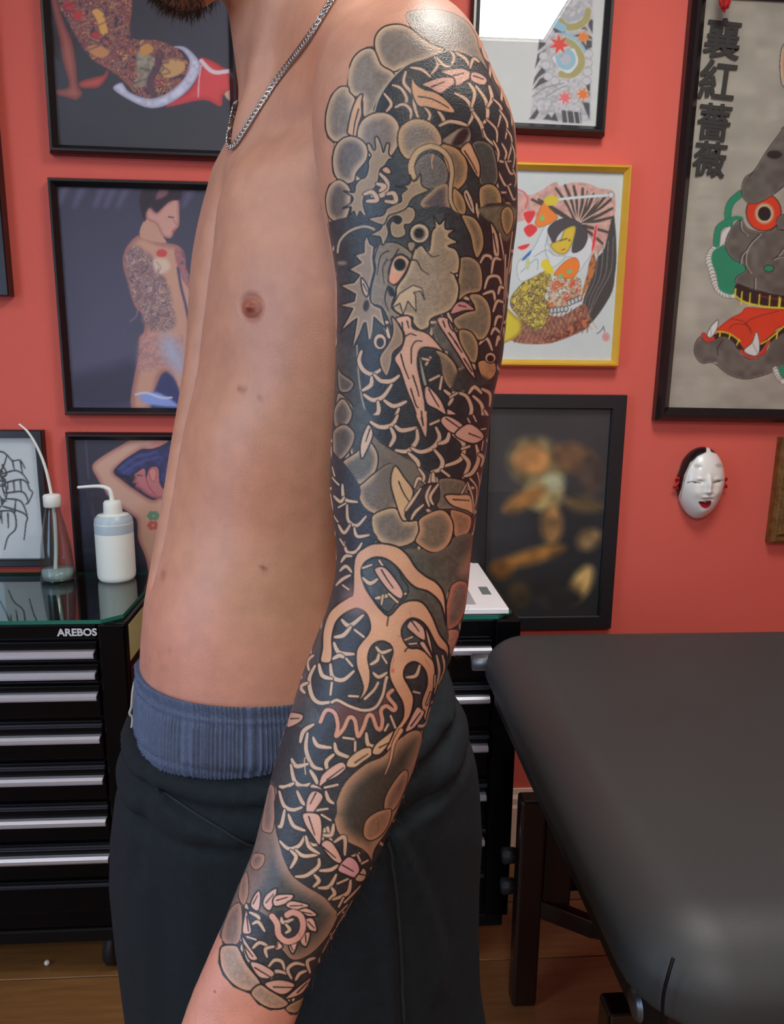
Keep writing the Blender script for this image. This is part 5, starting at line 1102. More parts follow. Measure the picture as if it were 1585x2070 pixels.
# frill under the claw
c.fill([(470,880),(560,820),(650,850),(760,885),(860,870),(890,760),(940,740),(900,860),(860,890),(870,960),(840,1010),(790,930),(730,1020),(690,1060),(660,950),(600,1000),(560,1060),(540,910)], (96,62,58), soft=3)
for w_, col_ in ((52, INK_), (34, PALE)):
    c.line([(520,825),(560,812),(640,852),(740,882),(822,862),(872,782),(892,692),(902,652)], w_*.6, col_); c.line([(750,802),(812,742),(842,690)], w_*.55, col_)
c.line([(440,962),(480,882),(540,902),(562,992),(550,1062),(600,1012),(640,932),(680,952),(702,1062),(740,1002),(770,922),(802,922),(832,1002),(860,1012),(872,952),(862,882),(900,852),(950,882),(962,852),(910,782),(942,742)], 27, (206,146,120), out=INK_, ow=1.4)
lf([(205,900),(300,903),(324,930),(290,972),(200,1002)], [(225,940),(290,938)], (196,148,126))
# tail scales on the forearm
sc([(390,1072),(430,1122),(512,1142)], [(350,1042),(345,1152),(390,1262),(452,1292)], [(300,1102),(330,1030),(392,980)], [(240,1222),(280,1262),(352,1255)], [(235,1262),(260,1362),(310,1402),(367,1395)], [(540,1112),(570,1172),(652,1212)], [(682,1100),(682,1172)], [(760,1042),(780,1112),(832,1132)], [(600,1072),(672,1082)], [(490,1302),(490,1242),(532,1190)], [(158,1412),(200,1412),(252,1390)], [(160,1462),(180,1542),(260,1572),(322,1550)], [(280,1432),(290,1512),(332,1542)], [(370,1302),(400,1352),(422,1402)], [(460,1492),(522,1562)], [(930,922),(962,1002)], [(890,1022),(912,980)], [(430,1560),(490,1560)], [(470,1420),(560,1400)])
c.crop(360, 1600, KT)
cl([(1040,220),(1090,100),(1160,-60),(1300,-190),(1430,-250),(1530,-360),(1650,-430),(1720,-370),(1670,-180),(1600,-20),(1560,80),(1470,262),(1372,402),(1352,500),(1330,452),(1280,402),(1180,352),(1110,282),(1080,190)], (66,62,54), (176,134,104), 120, 1.2)
cl([(1440,50),(1490,-50),(1560,-140),(1600,-140),(1600,-50),(1560,50),(1500,130),(1440,140)], (124,96,78), (182,134,104), 50, 1.)
cl([(1290,272),(1310,200),(1370,150),(1440,125),(1487,130),(1472,222),(1420,302),(1350,342),(1300,322)], (142,108,84), (186,138,106), 44, 1.)
c.line([(888,-120),(880,-220),(900,-240)], 8, PALE)
c.crop(520, 1180, KT)
c.line([(1002,1022),(952,1112),(927,1232),(890,1330)], 30, (208,156,120), 6, out=INK_)
lf([(430,1392),(450,1332),(520,1272),(590,1240),(622,1282),(560,1342),(480,1382),(430,1422)], [(485,1367),(602,1280)]); lf([(620,1272),(640,1212),(720,1152),(790,1140),(802,1192),(740,1242),(680,1282)], [(680,1247),(772,1185)], (206,166,128)); lf([(800,1182),(820,1122),(890,1062),(952,1020),(932,1082),(900,1142),(850,1192)], [(850,1142),(912,1110)], (206,166,128)); lf([(1030,1032),(1060,952),(1110,860),(1142,870),(1167,902),(1100,1002)], [(1070,992),(1137,900)]); lf([(340,1502),(370,1402),(410,1400),(462,1440),(430,1512),(380,1592),(340,1592)], [(420,1432),(375,1532)])
# --- lower forearm
c.crop(360, 1600, KT)
c.fill([(690,-20),(675,200),(720,402),(790,572),(902,662),(1032,742),(1112,842),(1102,902),(1042,1012),(952,1112),(862,1167),(790,1172),(730,1112),(640,1002),(520,802),(440,782),(380,800),(430,600),(500,430),(560,250),(590,-20)], (76,74,70), rim=(158,124,104), rw=110, out=INK_, ow=1.2, tex=grain(.2,6))
c.fill([(560,-20),(670,-20),(660,300),(640,500),(560,700),(440,790),(300,1000),(240,1000),(380,700),(480,350)], (124,104,96), soft=9, tex=grain(.15,6))
for p in ([(600,-20),(672,-20),(667,250),(620,287),(575,232)], [(500,502),(520,432),(602,442),(592,512),(540,547)], [(430,602),(480,562),(492,702),(460,792),(420,732)], [(300,1002),(330,862),(400,782),(442,802),(442,1002),(390,1077),(330,1062)]): cl(p, (124,102,92), (176,132,112), 50, .7)
cl([(300,1080),(400,1070),(430,1102),(480,1202),(572,1322),(562,1372),(480,1392),(390,1352),(320,1272),(290,1182)], (162,134,116), (200,154,126), 56, 2.)
cl([(505,1402),(570,1342),(640,1382),(740,1442),(772,1482),(720,1512),(640,1512),(560,1472)], (160,132,112), (198,150,122), 44, 2.); cl([(745,1512),(790,1472),(920,1420),(880,1500),(832,1542),(780,1542)], (150,122,98), (186,146,110), 36, 1.6)
dk([(840,360),(1000,440),(1130,340),(1330,450),(1340,560),(1280,700),(1130,840),(1020,740),(900,660),(790,570),(710,380),(690,0),(1050,0),(1090,200)], (50,52,56))
sc([(705,0),(740,92),(800,122),(862,110)], [(830,0),(860,62),(882,92)], [(742,130),(720,222),(700,242)], [(770,162),(810,232),(882,272)], [(710,347),(770,392),(842,370),(882,310)], [(820,407),(880,442),(972,440)], [(785,412),(812,462),(785,532)], [(820,592),(890,582),(970,522),(982,470)], [(990,552),(1060,542),(1112,515)], [(950,582),(972,622),(945,662)], [(980,672),(1050,652),(1102,580)], [(1070,672),(1082,712),(1050,752)], [(1080,752),(1170,702),(1202,620)], [(1110,642),(1182,610)], [(1120,802),(1152,740)], [(1160,772),(1272,660)], [(1000,162),(1062,200)], [(960,132),(1042,120)], [(1000,302),(1060,292),(1082,230)], [(1030,0),(1050,52),(1082,82)], [(890,312),(920,382),(982,432)], [(1090,352),(1150,340),(1162,440)], [(1210,452),(1262,430)], [(1250,442),(1272,492)], [(1280,502),(1322,480)], w=22)
sc([(1110,860),(1180,790)], [(1100,960),(1150,860)], [(1050,1040),(1100,960)], [(1010,1120),(1050,1040)], [(1140,900),(1220,760)], w=14)
lf([(890,152),(895,60),(930,0),(980,0),(1012,40),(970,112),(920,172)], [(960,10),(920,87)]); lf([(870,152),(960,150),(997,190),(1002,292),(985,377),(930,302),(880,222)], [(910,175),(952,302)]); lf([(1000,382),(1020,340),(1070,350),(1120,422),(1147,502),(1080,482)], [(1010,387),(1097,462)]); lf([(1110,542),(1180,455),(1240,480),(1267,542),(1240,602),(1170,582)], [(1145,512),(1222,557)], (216,160,160)); lf([(1265,562),(1290,530),(1317,562),(1312,612),(1270,632),(1230,612)], [(1265,575),(1310,585)], PALE)
# curl of the tail
dk([(480,820),(560,830),(650,880),(700,830),(800,860),(872,902),(872,1002),(800,1052),(720,1022),(690,1082),(740,1132),(800,1172),(900,1152),(992,1100),(942,1282),(840,1362),(760,1452),(600,1322),(500,1182),(445,1002),(460,850)], (52,54,60))
sc([(500,842),(550,872),(562,902)], [(520,922),(560,920),(602,972)], [(480,1012),(542,1032)], [(520,1092),(570,1062),(632,1080)], [(620,1152),(620,1102),(672,1080)], [(630,1222),(670,1182),(720,1190),(742,1240)], [(650,1302),(690,1262),(762,1270)], [(790,1302),(770,1242),(820,1202),(882,1210)], [(820,1312),(850,1272),(892,1250)], [(920,1262),(910,1192),(952,1160)], [(720,880),(740,905),(800,890)], [(750,925),(770,960),(750,985)], w=20)
PET = ([(505,802),(520,740),(562,688),(577,742),(560,832)], [(590,792),(610,720),(688,673),(672,762),(640,832)], [(658,762),(690,720),(803,718),(772,772),(680,802)], [(748,797),(790,760),(914,790),(862,822),(800,822)], [(828,832),(900,810),(972,862),(912,872),(870,852)], [(888,890),(942,885),(968,973),(910,962)], [(890,980),(922,990),(892,1083),(848,1042)], [(768,1062),(832,1050),(800,1133)], [(690,1040),(732,1082),(678,1108)])
for p in PET:
    m_ = np.mean(p, 0); lf(p, [(m_*.45+np.array(p[0])*.55).tolist(), (m_*.5+np.array(p[2])*.5).tolist()], (214,166,148), lw=9)
c.line([(655,870),(690,922),(702,1000),(760,1045),(832,1020),(870,950),(856,872),(802,842),(760,860)], 42, (212,156,138), out=INK_, ow=1.4)
for p, l2 in (([(475,820),(492,880),(512,982),(450,987),(455,900)], [(478,870),(490,972)]), ([(440,1000),(500,1080),(557,1167),(490,1162)], [(460,1070),(522,1152)]), ([(500,1190),(580,1200),(672,1260),(640,1302),(560,1292)], [(535,1227),(647,1295)]), ([(600,1342),(700,1310),(812,1340),(770,1402),(700,1412)], [(665,1362),(802,1365)]), ([(743,1447),(800,1390),(933,1288),(900,1372),(840,1422)], [(830,1402),(902,1330)])): lf(p, l2)
# bare wrist
c.fill([(-400,900),(240,900),(310,1060),(288,1090),(278,1190),(310,1280),(385,1362),(480,1402),(500,1410),(555,1482),(640,1524),(720,1524),(745,1520),(780,1556),(832,1556),(890,1500),(1000,1380),(1400,1300),(1500,2000),(-400,2000)], (206,140,118), smooth=False, soft=1.2)
c.line([(255,1392),(256,1396)], 16, (150,84,70), soft=2)
c.crop(620, 0, KT); c.fill([(-1200,300),(200,300),(300,480),(278,590),(225,598),(165,663),(126,780),(122,885),(143,960),(192,1002),(172,1090),(177,1195),(203,1256),(152,1286),(122,1370),(122,1455),(140,1518),(146,1560),(152,1660),(174,1800),(186,1900),(190,2000),(186,2250),(150,2500),(-1200,2500)], SKA, smooth=False, soft=1.2)
c.line([(130,1560),(152,1660),(174,1800),(190,1950)], 6, INK_)
# --- chest and belly: nipple, moles, flush
TOR_C = c = Canvas(180, -300, 1100, 1800, (187,135,109)); c.crop(0, 0, 1.)
c.disc(430, 1290, 190, 170, (204,136,114), soft=110); c.disc(560, 1100, 200, 260, (196,146,116), soft=120); c.disc(480, 1000, 120, 120, (194,136,108), soft=60)
c.disc(720, 110, 130, 100, (198,130,98), soft=60); c.disc(880, 40, 200, 60, (196,148,122), soft=40)
c.disc(510, 620, 23, 33, (160,98,74), -8, soft=5); c.disc(508, 622, 13, 18, (150,84,66), soft=4); c.disc(506, 618, 4, 5, (186,110,96), soft=2)
for x, y, r_, col_ in ((485,787,7,(150,100,78)), (496,786,4,(160,110,88)), (522,801,5,(160,108,86)), (606,540,4,(130,84,68)), (535,1151,6,(118,56,48)), (576,1150,3,(150,86,70)), (445,1003,5,(176,120,98))): c.disc(x, y, r_, r_*.8, col_, 10, soft=1.6)
c.disc(330, 1162, 5, 10, (160,108,90), soft=4)
for q in range(10):
    x, y = 300+RNG.random()*40, 1210+RNG.random()*150; c.line([(x,y),(x+RNG.normal()*8,y+6),(x+RNG.normal()*10,y+14)], 1., (120,88,72), alpha=.35)
# ---------------------------------------------------------------- fine mesh over the tattooed arm, colours painted per vertex
def tessellate(P, q, N, sel, n):
    """split the selected quads n x n on a smooth (Phong) surface, keeping the shell closed"""
    S = q[sel]; keep = q[~sel]
    ed = np.concatenate([S[:, [0, 1]], S[:, [1, 2]], S[:, [2, 3]], S[:, [3, 0]]]); lo = ed.min(1); hi = ed.max(1)
    key = lo.astype(np.int64)*len(P)+hi; uk, inv = np.unique(key, return_inverse=True)
    ea, eb = (uk // len(P)).astype(int), (uk % len(P)).astype(int); ne = len(uk)
    def phong(W, idx):        # W (K,4) weights, idx (M,4) -> (M,K,3)
        base = np.einsum('kc,mcj->mkj', W, P[idx]); out = np.zeros_like(base)
        for c_ in range(4):
            v = base-P[idx[:, c_]][:, None]; nn = N[idx[:, c_]][:, None]
            out += W[None, :, c_, None]*(base-(v*nn).sum(-1, keepdims=True)*nn)
        return .4*base+.6*out
    t = np.arange(1, n)/n
    We = np.stack([1-t, t, 0*t, 0*t], 1); EP = phong(We, np.stack([ea, eb, ea, eb], 1))     # (ne,n-1,3)
    g = np.arange(1, n)/n; U, V = np.meshgrid(g, g); U, V = U.ravel(), V.ravel()
    Wi = np.stack([(1-U)*(1-V), U*(1-V), U*V, (1-U)*V], 1); IP = phong(Wi, S)
    nb = len(P); e0 = nb; i0 = nb+ne*(n-1)
    allP = np.concatenate([P, EP.reshape(-1, 3), IP.reshape(-1, 3)])
    M = len(S); G = np.empty((M, n+1, n+1), int)
    G[:, 0, 0], G[:, 0, n], G[:, n, n], G[:, n, 0] = S[:, 0], S[:, 1], S[:, 2], S[:, 3]
    einv = inv.reshape(4, M); fwd_ = (ed[:, 0] == lo).reshape(4, M)
    k = np.arange(n-1)
    def eidx(j): return np.where(fwd_[j][:, None], e0+einv[j][:, None]*(n-1)+k, e0+einv[j][:, None]*(n-1)+(n-2-k))
    G[:, 0, 1:n] = eidx(0); G[:, 1:n, n] = eidx(1); G[:, n, 1:n] = eidx(2)[:, ::-1]; G[:, 1:n, 0] = eidx(3)[:, ::-1]
    G[:, 1:n, 1:n] = (i0+np.arange(M)[:, None]*(n-1)**2+np.arange((n-1)**2)).reshape(M, n-1, n-1)
    Q = np.stack([G[:, :-1, :-1], G[:, :-1, 1:], G[:, 1:, 1:], G[:, 1:, :-1]], -1).reshape(-1, 4)
    # neighbours of the fine patch take the extra edge points
    eset = {int(a): i for i, a in enumerate(uk)}
    ke = np.stack([keep, np.roll(keep, -1, 1)], -1); kk = ke.min(-1).astype(np.int64)*len(P)+ke.max(-1)
    hitm = np.isin(kk, uk); plain = keep[~hitm.any(1)]; ngons = []
    for f_, kr, hm in zip(keep[hitm.any(1)], kk[hitm.any(1)], hitm[hitm.any(1)]):
        poly = []
        for j in range(4):
            a, b = int(f_[j]), int(f_[(j+1) % 4]); poly.append(a)
            if hm[j]:
                ids = [e0+eset[int(kr[j])]*(n-1)+m_ for m_ in range(n-1)]
                poly += ids if a < b else ids[::-1]
        ngons.append(poly)
    return allP, np.concatenate([plain, Q]), ngons
def poly_mesh(name, P, quads, ngons):
    me = bpy.data.meshes.new(name); me.vertices.add(len(P)); me.vertices.foreach_set('co', np.asarray(P, np.float32).ravel())
    tot = np.concatenate([np.full(len(quads), 4), np.array([len(g) for g in ngons], int)]) if ngons else np.full(len(quads), 4)
    idx = np.concatenate([quads.ravel()]+[np.array(g) for g in ngons]) if ngons else quads.ravel()
    st = np.concatenate([[0], np.cumsum(tot)[:-1]])
    me.loops.add(len(idx)); me.loops.foreach_set('vertex_index', idx.astype(np.int32))
    me.polygons.add(len(tot)); me.polygons.foreach_set('loop_start', st.astype(np.int32))
    me.update(calc_edges=True); me.validate(); return me
SKIN = np.array((187,135,109.))
def arm_weight(x, y, zc):
    w = np.clip((.014-f_arm(x, y, zc))/.008, 0, 1)
    off = np.clip((f_torso(x, y, zc)-.004)/.006, 0, 1)          # below the armpit the trunk itself stays bare
    k = np.clip((y-430)/60, 0, 1); return w*(1-k+k*off)
vx, vy, vz = project(BP_)
facing = -(BN @ _fw)
aw = arm_weight(vx, vy, vz)
selv = (aw > .3) & (facing > -.35) & (vy < 2110)
selv |= (np.hypot(vx-508, (vy-620)*.85) < 50) & (facing > 0) & (aw < .5)
selq = selv[BQ].all(1)
P2, Q2, NG = tessellate(BP_, BQ, BN, selq, NSUB)
N2 = vnormals(P2, Q2)
x2, y2, z2 = project(P2)
w2 = arm_weight(x2, y2, z2)
# the sleeve wraps the arm: column = position round the limb, row = position along it
l_, r_ = np.interp(y2, AY, AL), np.interp(y2, AY, AR_); l_ = np.minimum(l_, np.interp(y2, [0, 120], [640, 720])*0+l_)
cx_, hw_ = (l_+r_)/2, np.maximum((r_-l_)/2, 90); u_ = np.clip((x2-cx_)/hw_, -1, 1)
th = np.arcsin(u_); th = np.where((N2 @ _fw) > 0, np.sign(u_+1e-9)*math.pi-th, th)
T0 = R(66); g_ = np.where(np.abs(th) < T0, np.sin(th), np.sign(th)*(math.sin(T0)+(np.abs(th)-T0)*math.cos(T0)))
g_ = np.where(y2 < 130, np.where(np.abs(th) <= math.pi/2, u_, g_), g_)
ax2 = np.where(y2 < 130, x2, cx_+hw_*g_)
colA = TAT_C.sample(ax2, y2); colT = TOR_C.sample(x2, y2)
front = np.clip((-(N2 @ _fw)+.1)/.2, 0, 1)[:, None]
colT = SKIN*(1-front)+colT*front
col = colT*(1-w2[:, None])+colA*w2[:, None]
# beyond the wrist and above the picture: plain skin
pl = np.clip((y2-2085)/20, 0, 1)[:, None]; col = col*(1-pl)+np.array((206,140,118.))*pl
# relief of the nipple
rn = np.hypot(x2-509, (y2-622)); fr_ = (w2 < .5) & (front[:, 0] > .5)
P2 = P2+N2*(np.where(fr_, .0016*np.exp(-(rn/19)**2)+.0042*np.exp(-(rn/6.5)**2)-.0008*np.exp(-((rn-22)/5)**2), 0))[:, None]
me = poly_mesh('body', P2, Q2, NG); colour_attr(me, col); me.shade_smooth()
root = tag(bpy.data.objects.new('person', None), 'bare-chested person in dark sweatpants with a full dragon tattoo sleeve', 'person'); COL.objects.link(root)
root.location = (float((ANL[0]+ANR[0])/2), float((ANL[1]+ANR[1])/2), 0); root.empty_display_size = .1
RL = np.array(root.location)
def skin_mat():
    m = mat('skin', rough=.40, attr=True, nscale=55, namt=.55, bump=.22, bscale=900, spec=.45)
    b = m.node_tree.nodes['Principled BSDF']; b.inputs['Subsurface Weight'].default_value = 0.0
    return m
body = link('body', me, skin_mat(), root); body.location = tuple(-RL)
# ================================================================ clothes
def loft_point(y, phi, grow=0., pn=TN):
    """point of the trunk surface at pixel row y and angle phi (0 = front, 90 = his left)"""
    a, b = np.interp(y, TY, TA)+grow, np.interp(y, TY, TB_)+grow; X0, Z0 = np.interp(y, TY, TX), np.interp(y, TY, TZ)
    cp, sp = np.cos(phi), np.sin(phi); r_ = 1/((np.abs(cp)**pn+np.abs(sp)**pn)**(1/pn)); p, q = a*cp*r_, b*sp*r_
    dx = -p*CP+q*SP; dz = -p*SP-q*CP; zc = Z0+dz
    return (CAM[None]+zc[:, None]*(_fw[None]+((X0+dx)/zc)[:, None]*_rt[None]+((1035-y)/F)[:, None]*_up[None])), dx, dz
NPH, NR = 900, 40
ph = np.linspace(0, 2*math.pi, NPH, endpoint=False); V_ = []
_, dx0, dz0 = loft_point(np.full(NPH, 1420.), ph); uu = dx0/np.abs(dx0).max(); vv = dz0/np.abs(dz0).max()
ytop = 1342-84*vv*(np.abs(vv)**.3)+(uu+1)*2
for i in range(NR):
    s_ = i/(NR-1); y = ytop+s_*(232+10*uu)
    gather = .0016*np.sin(ph*190+5*np.sin(ph*13)+2*np.sin(ph*29)+s_*1.2*np.sin(ph*7))*(1 if .2 < s_ < .57 else .5)
    stitch = -.0016*sum(np.exp(-((s_-k_)/.016)**2) for k_ in (.10, .19, .58, .67))
    zig = .0009*np.sin(ph*300+(i % 2)*math.pi)*(1 if (.04 < s_ < .2 or .56 < s_ < .7) else 0)
    lipr = .0015*math.exp(-((s_-.0)/.03)**2)
    P_, _, _ = loft_point(y, ph, 0.0030+.0015*math.sin(min(s_, .9)*math.pi))
    cen = P_.mean(0); n_ = P_-cen; n_[:, 2] = 0; n_ /= np.linalg.norm(n_, axis=1)[:, None]
    V_.append(P_+n_*(gather+stitch+zig+lipr-.004*max(s_-.85, 0)*6)[:, None])
Pin, _, _ = loft_point(ytop+3, ph, -.004); V_.insert(0, Pin)
V_ = np.concatenate(V_); ii = (np.arange(NR)[:, None]*NPH+np.arange(NPH)[None]); jj = np.roll(ii, -1, 1)
q_ = np.stack([ii, ii+NPH, jj+NPH, jj], -1).reshape(-1, 4)
me = fast_mesh('undershorts', V_-RL, q_); me.shade_smooth()
us = link('undershorts', me, mat('blue_jersey', (92,104,130), .85, col2=(70,81,106), nscale=140, bump=.5, bscale=900), root); us['label'] = 'grey-blue gathered elastic waistband'
# sweatpants
PAN = [(1300,292,888,.725,.156),(1380,276,905,.728,.160),(1450,264,936,.734,.165),(1500,254,952,.740,.169),(1550,243,964,.745,.172),(1600,234,970,.750,.172),(1700,222,975,.760,.174),(1800,220,969,.772,.172),(1900,230,968,.784,.170),(2000,243,971,.797,.168),(2070,252,974,.806,.166),(2200,262,970,.822,.160),(2330,300,930,.838,.15)]
PY, (PL, PR, PZ, PH_) = dense(PAN, 1300, 2330, 28)
pf_ = Field((-.52, .38, -.01), (.34, 1.12, 1.14), .005)
l_, r_ = np.interp(pf_.y, PY, PL), np.interp(pf_.y, PY, PR); z0, h_ = np.interp(pf_.y, PY, PZ), np.interp(pf_.y, PY, PH_)
u_ = (pf_.x-(l_+r_)/2)/((r_-l_)/2); v_ = (pf_.zc-z0)/h_
nn_ = 2.25
d_ = ((np.abs(u_)**nn_+np.abs(v_)**nn_)**(1/nn_)-1)*h_
d_ = smin(d_, f_torso(pf_.x, pf_.y, pf_.zc, .0075), .012)
ytp = 1405-50*np.clip(u_, -1.2, 1.2)-178*np.clip(v_, -1.2, 1.2)*np.abs(np.clip(v_, -1.2, 1.2))**.25
dt = pf_.y-ytp
def gv(x, m_, w_): return np.exp(-((x-m_)/w_)**2)
d_ = d_-.006*gv(dt, 22, 18)+.005*gv(dt, 50, 10)-.004*gv(dt, 88, 28)+.006*gv(dt, 132, 11)+.002*np.clip((60-dt)/60, 0, 1)
def pdist(x, y, pts):
    best = np.full(x.shape, 1e9, np.float32); P = spline(pts, 3)
    for i in range(len(P)-1):
        a, b = P[i], P[i+1]; e = b-a; t = np.clip(((x-a[0])*e[0]+(y-a[1])*e[1])/(e @ e), 0, 1); best = np.minimum(best, np.hypot(x-a[0]-t*e[0], y-a[1]-t*e[1]))
    return best
near = (v_ < .1)
for pts, amp, wd in (([(784,1690),(800,1790),(812,1930),(818,2080)], .0075, 9), ([(760,1720),(790,1850),(800,2080)], -.004, 14), ([(800,1690),(850,1790),(885,1900),(890,2000)], -.006, 16), ([(830,1700),(870,1800),(905,1900)], .003, 14), ([(330,1600),(430,1660),(520,1710),(600,1740)], .006, 10), ([(320,1630),(420,1690),(540,1740)], -.004, 14), ([(300,1560),(290,1660),(280,1780)], .004, 14), ([(380,1700),(400,1850),(390,2050)], -.004, 30), ([(300,1650),(330,1850),(330,2060)], .004, 24), ([(900,1480),(860,1600),(780,1690)], .005, 16), ([(930,1560),(880,1650)], -.003, 16)):
    d_ = d_+np.where(near, amp*np.exp(-(pdist(pf_.x, pf_.y, pts)/wd)**2), 0)
d_ = np.maximum(d_, np.maximum(-dt*.00048, (pf_.y-2330)*.0005))
pf_.d = np.minimum(pf_.d, d_).astype(np.float32)
for st, an, k in ((A(760,2230,.775), ANL, .05), (A(440,2230,.90), ANR, .05)):
    kn = st*.5+an*.5+FWD*.02; pf_.cone(st, kn, .112, .098, k); pf_.cone(kn, an-UPV*.03, .098, .072, .03)
PP, PQ = pf_.mesh(5)
keepz = PP[:, 2] > .012
me = fast_mesh('trousers', PP-RL, PQ[keepz[PQ].all(1)]); me.shade_smooth()
M_fleece = mat('dark_fleece', (30,38,42), .9, col2=(20,26,30), nscale=90, bump=.35, bscale=700, spec=.2)
tr = link('trousers', me, M_fleece, root); tr['label'] = 'dark green-black fleece sweatpants worn low'
TBVH = BVHTree.FromPolygons([tuple(p) for p in PP], [tuple(int(i) for i in f_) for f_ in PQ])
def on_pants(px, py, off=.001):
    return hit(px, py, TBVH, off)
def px_path(pts, fn, sub=8):
    out = [fn(x, y) for x, y in spline(pts, sub)]
    return [p for p in out if p is not None]
tube('pocket_seam', px_path([(786,1700),(797,1780),(806,1880),(811,1980),(815,2066)], on_pants), .0016, mat('fleece_edge', (28,35,38), .9), tr, 6)
tube('hip_seam', px_path([(318,1592),(400,1648),(500,1705),(590,1745)], on_pants), .0010, mat('fleece_edge', (28,35,38), .9), tr, 6)
# lint on the fleece
lv, lfc = [], []
for x, y, r_ in [(938,2001,.0022),(838,1805,.0011),(836,1846,.0009),(822,1876,.0009),(866,1526,.0008),(325,1512,.0008),(373,1543,.0009),(408,1605,.0009),(438,1571,.0008),(790,1870,.0007),(793,1895,.0007),(810,1990,.0008),(870,1640,.0007)]+[(230+RNG.random()*720, 1640+RNG.random()*430, .0005+.0004*RNG.random()) for _ in range(30)]:
    p = on_pants(x, y, r_*.6)
    if p is None or hit(x, y) is not None and np.linalg.norm(hit(x, y)-CAM) < np.linalg.norm(p-CAM)-.01: continue
    b = len(lv); p = p-RL-parent_loc(tr)+np.array(parent_loc(root))*0
    for k in ((1,0,0),(-1,0,0),(0,1,0),(0,-1,0),(0,0,1),(0,0,-1)): lv.append(p+np.array(k)*r_)
    lfc += [(b+i, b+j, b+k) for i, j, k in ((0,2,4),(2,1,4),(1,3,4),(3,0,4),(2,0,5),(1,2,5),(3,1,5),(0,3,5))]
lo = pyd('lint', np.array(lv)+RL-RL, lfc, mat('lint', (214,216,212), .9), tr, True); lo['kind'] = 'stuff'
# draw cord
cd = spline([A(272,1378,.72), A(268,1400,.715), A(266,1428,.712), A(262,1442,.711), A(268,1452,.712), A(265,1480,.713)], 5)
tube('drawstring', cd, .0013, mat('cord', (176,172,160), .9), tr, 6)
# shoes
for an, hpv in ((ANL, 0), (ANR, 1)):
    bmx = bmesh.new(); bmesh.ops.create_uvsphere(bmx, u_segments=24, v_segments=14, radius=1.)
    for v in bmx.verts:
        x, y, z = v.co; w = .048*(1-.18*max(-x, 0)); v.co = (.148*x, w*y, max(.062*z*(1.15 if x < -.2 else .8)+.045, 0.0))
    so = from_bm('shoe', bmx, mat('dark_trainer', (28,28,32), .7), root, True); so.location = tuple(np.array((an[0], an[1], 0.001))+FWD*.055-RL); so.rotation_euler = (0, 0, math.atan2(FWD[1], FWD[0]))
# ---------------------------------------------------------------- beard, hair, chain
hv, hf = [], []
def strand(p, d, L, r_):
    d = d/np.linalg.norm(d); s1 = np.cross(d, (0.3, .5, .8)); s1 /= np.linalg.norm(s1); s2 = np.cross(d, s1); b = len(hv)
    for k in range(3): a = 2.094*k; hv.append(p+r_*(math.cos(a)*s1+math.sin(a)*s2))
    m_ = p+d*L*.6
    for k in range(3): a = 2.094*k; hv.append(m_+.7*r_*(math.cos(a)*s1+math.sin(a)*s2))
    hv.append(p+d*L+RNG.normal(size=3)*L*.12)
    for k in range(3): hf.append((b+k, b+(k+1) % 3, b+3+(k+1) % 3, b+3+k)); hf.append((b+3+k, b+3+(k+1) % 3, b+6))
cand = np.where((np.linalg.norm(BP_-chin, axis=1) < .06) & (BN @ FWD > -.45) & ((BP_-chin) @ FWD > -.03))[0]
for i in cand:
    for k in range(9):
        p = BP_[i]+RNG.normal(size=3)*.0022; strand(p-BN[i]*.0005, BN[i]*.55-UPV*.55+FWD*.25+RNG.normal(size=3)*.25, .005+.005*RNG.random(), .00025)
M_hair = mat('brown_hair', (84,58,40), .5, col2=(38,26,18), nscale=60)
bd = pyd('beard', np.array(hv)-RL, hf, M_hair, root); bd['kind'] = 'stuff'; bd['label'] = 'short brown chin beard'
rel = (BP_-hc) @ np.stack([FWD, LEFT, UPV], 1); n_h = rel/np.array((.1, .08, .115))
hw = np.clip((np.linalg.norm(rel, axis=1) < .16)*(n_h[:, 2]+.25-np.maximum(n_h[:, 0], 0)*.75-.2*(np.abs(n_h[:, 1]) > .9))*3, 0, 1)
hsel = (hw[BQ] > 0).all(1); used_, inv_ = np.unique(BQ[hsel], return_inverse=True)
hp_ = BP_[used_]+BN[used_]*(-.001+.012*hw[used_]+.002*RNG.random(len(used_))*hw[used_])[:, None]
me = fast_mesh('hair', hp_-RL, inv_.reshape(-1, 4)); me.shade_smooth(); link('hair', me, M_hair, root)
# necklace
pp_ = [(680,-6),(664,22),(640,62),(612,100),(585,136),(560,170),(537,206),(514,240),(494,270),(480,292),(471,299),(467,290),(469,268),(473,244),(478,222),(482,208)]
path = px_path(pp_, lambda x, y: hit(x, y, None, .0022), 6)
cN = A(618,40,.664)
st_ = math.atan2((path[0]-cN) @ -_fw, (path[0]-cN) @ _rt)
back = []
for t in np.linspace(0, 1, 26)[1:-1]:
    a = R(60)-t*R(225)+0*st_; dr_ = _rt*math.cos(a)-_fw*math.sin(a); o_ = cN+UPV*(.012+.026*math.sin(t*math.pi))*1.6
    dr_ = dr_-UPV*(dr_ @ UPV); dr_ /= np.linalg.norm(dr_)
    loc, nor, _, _ = BVH.ray_cast(Vector(o_+dr_*.11), Vector(-dr_))
    if loc is not None: back.append(np.array(loc)+np.array(nor)*.0022)
def resample(P, step):
    P = np.asarray(P); s_ = np.concatenate([[0], np.cumsum(np.linalg.norm(np.diff(P, axis=0), axis=1))]); n = max(int(s_[-1]/step), 2); t = np.linspace(0, s_[-1], n+1)
    return np.stack([np.interp(t, s_, P[:, k]) for k in range(3)], 1)
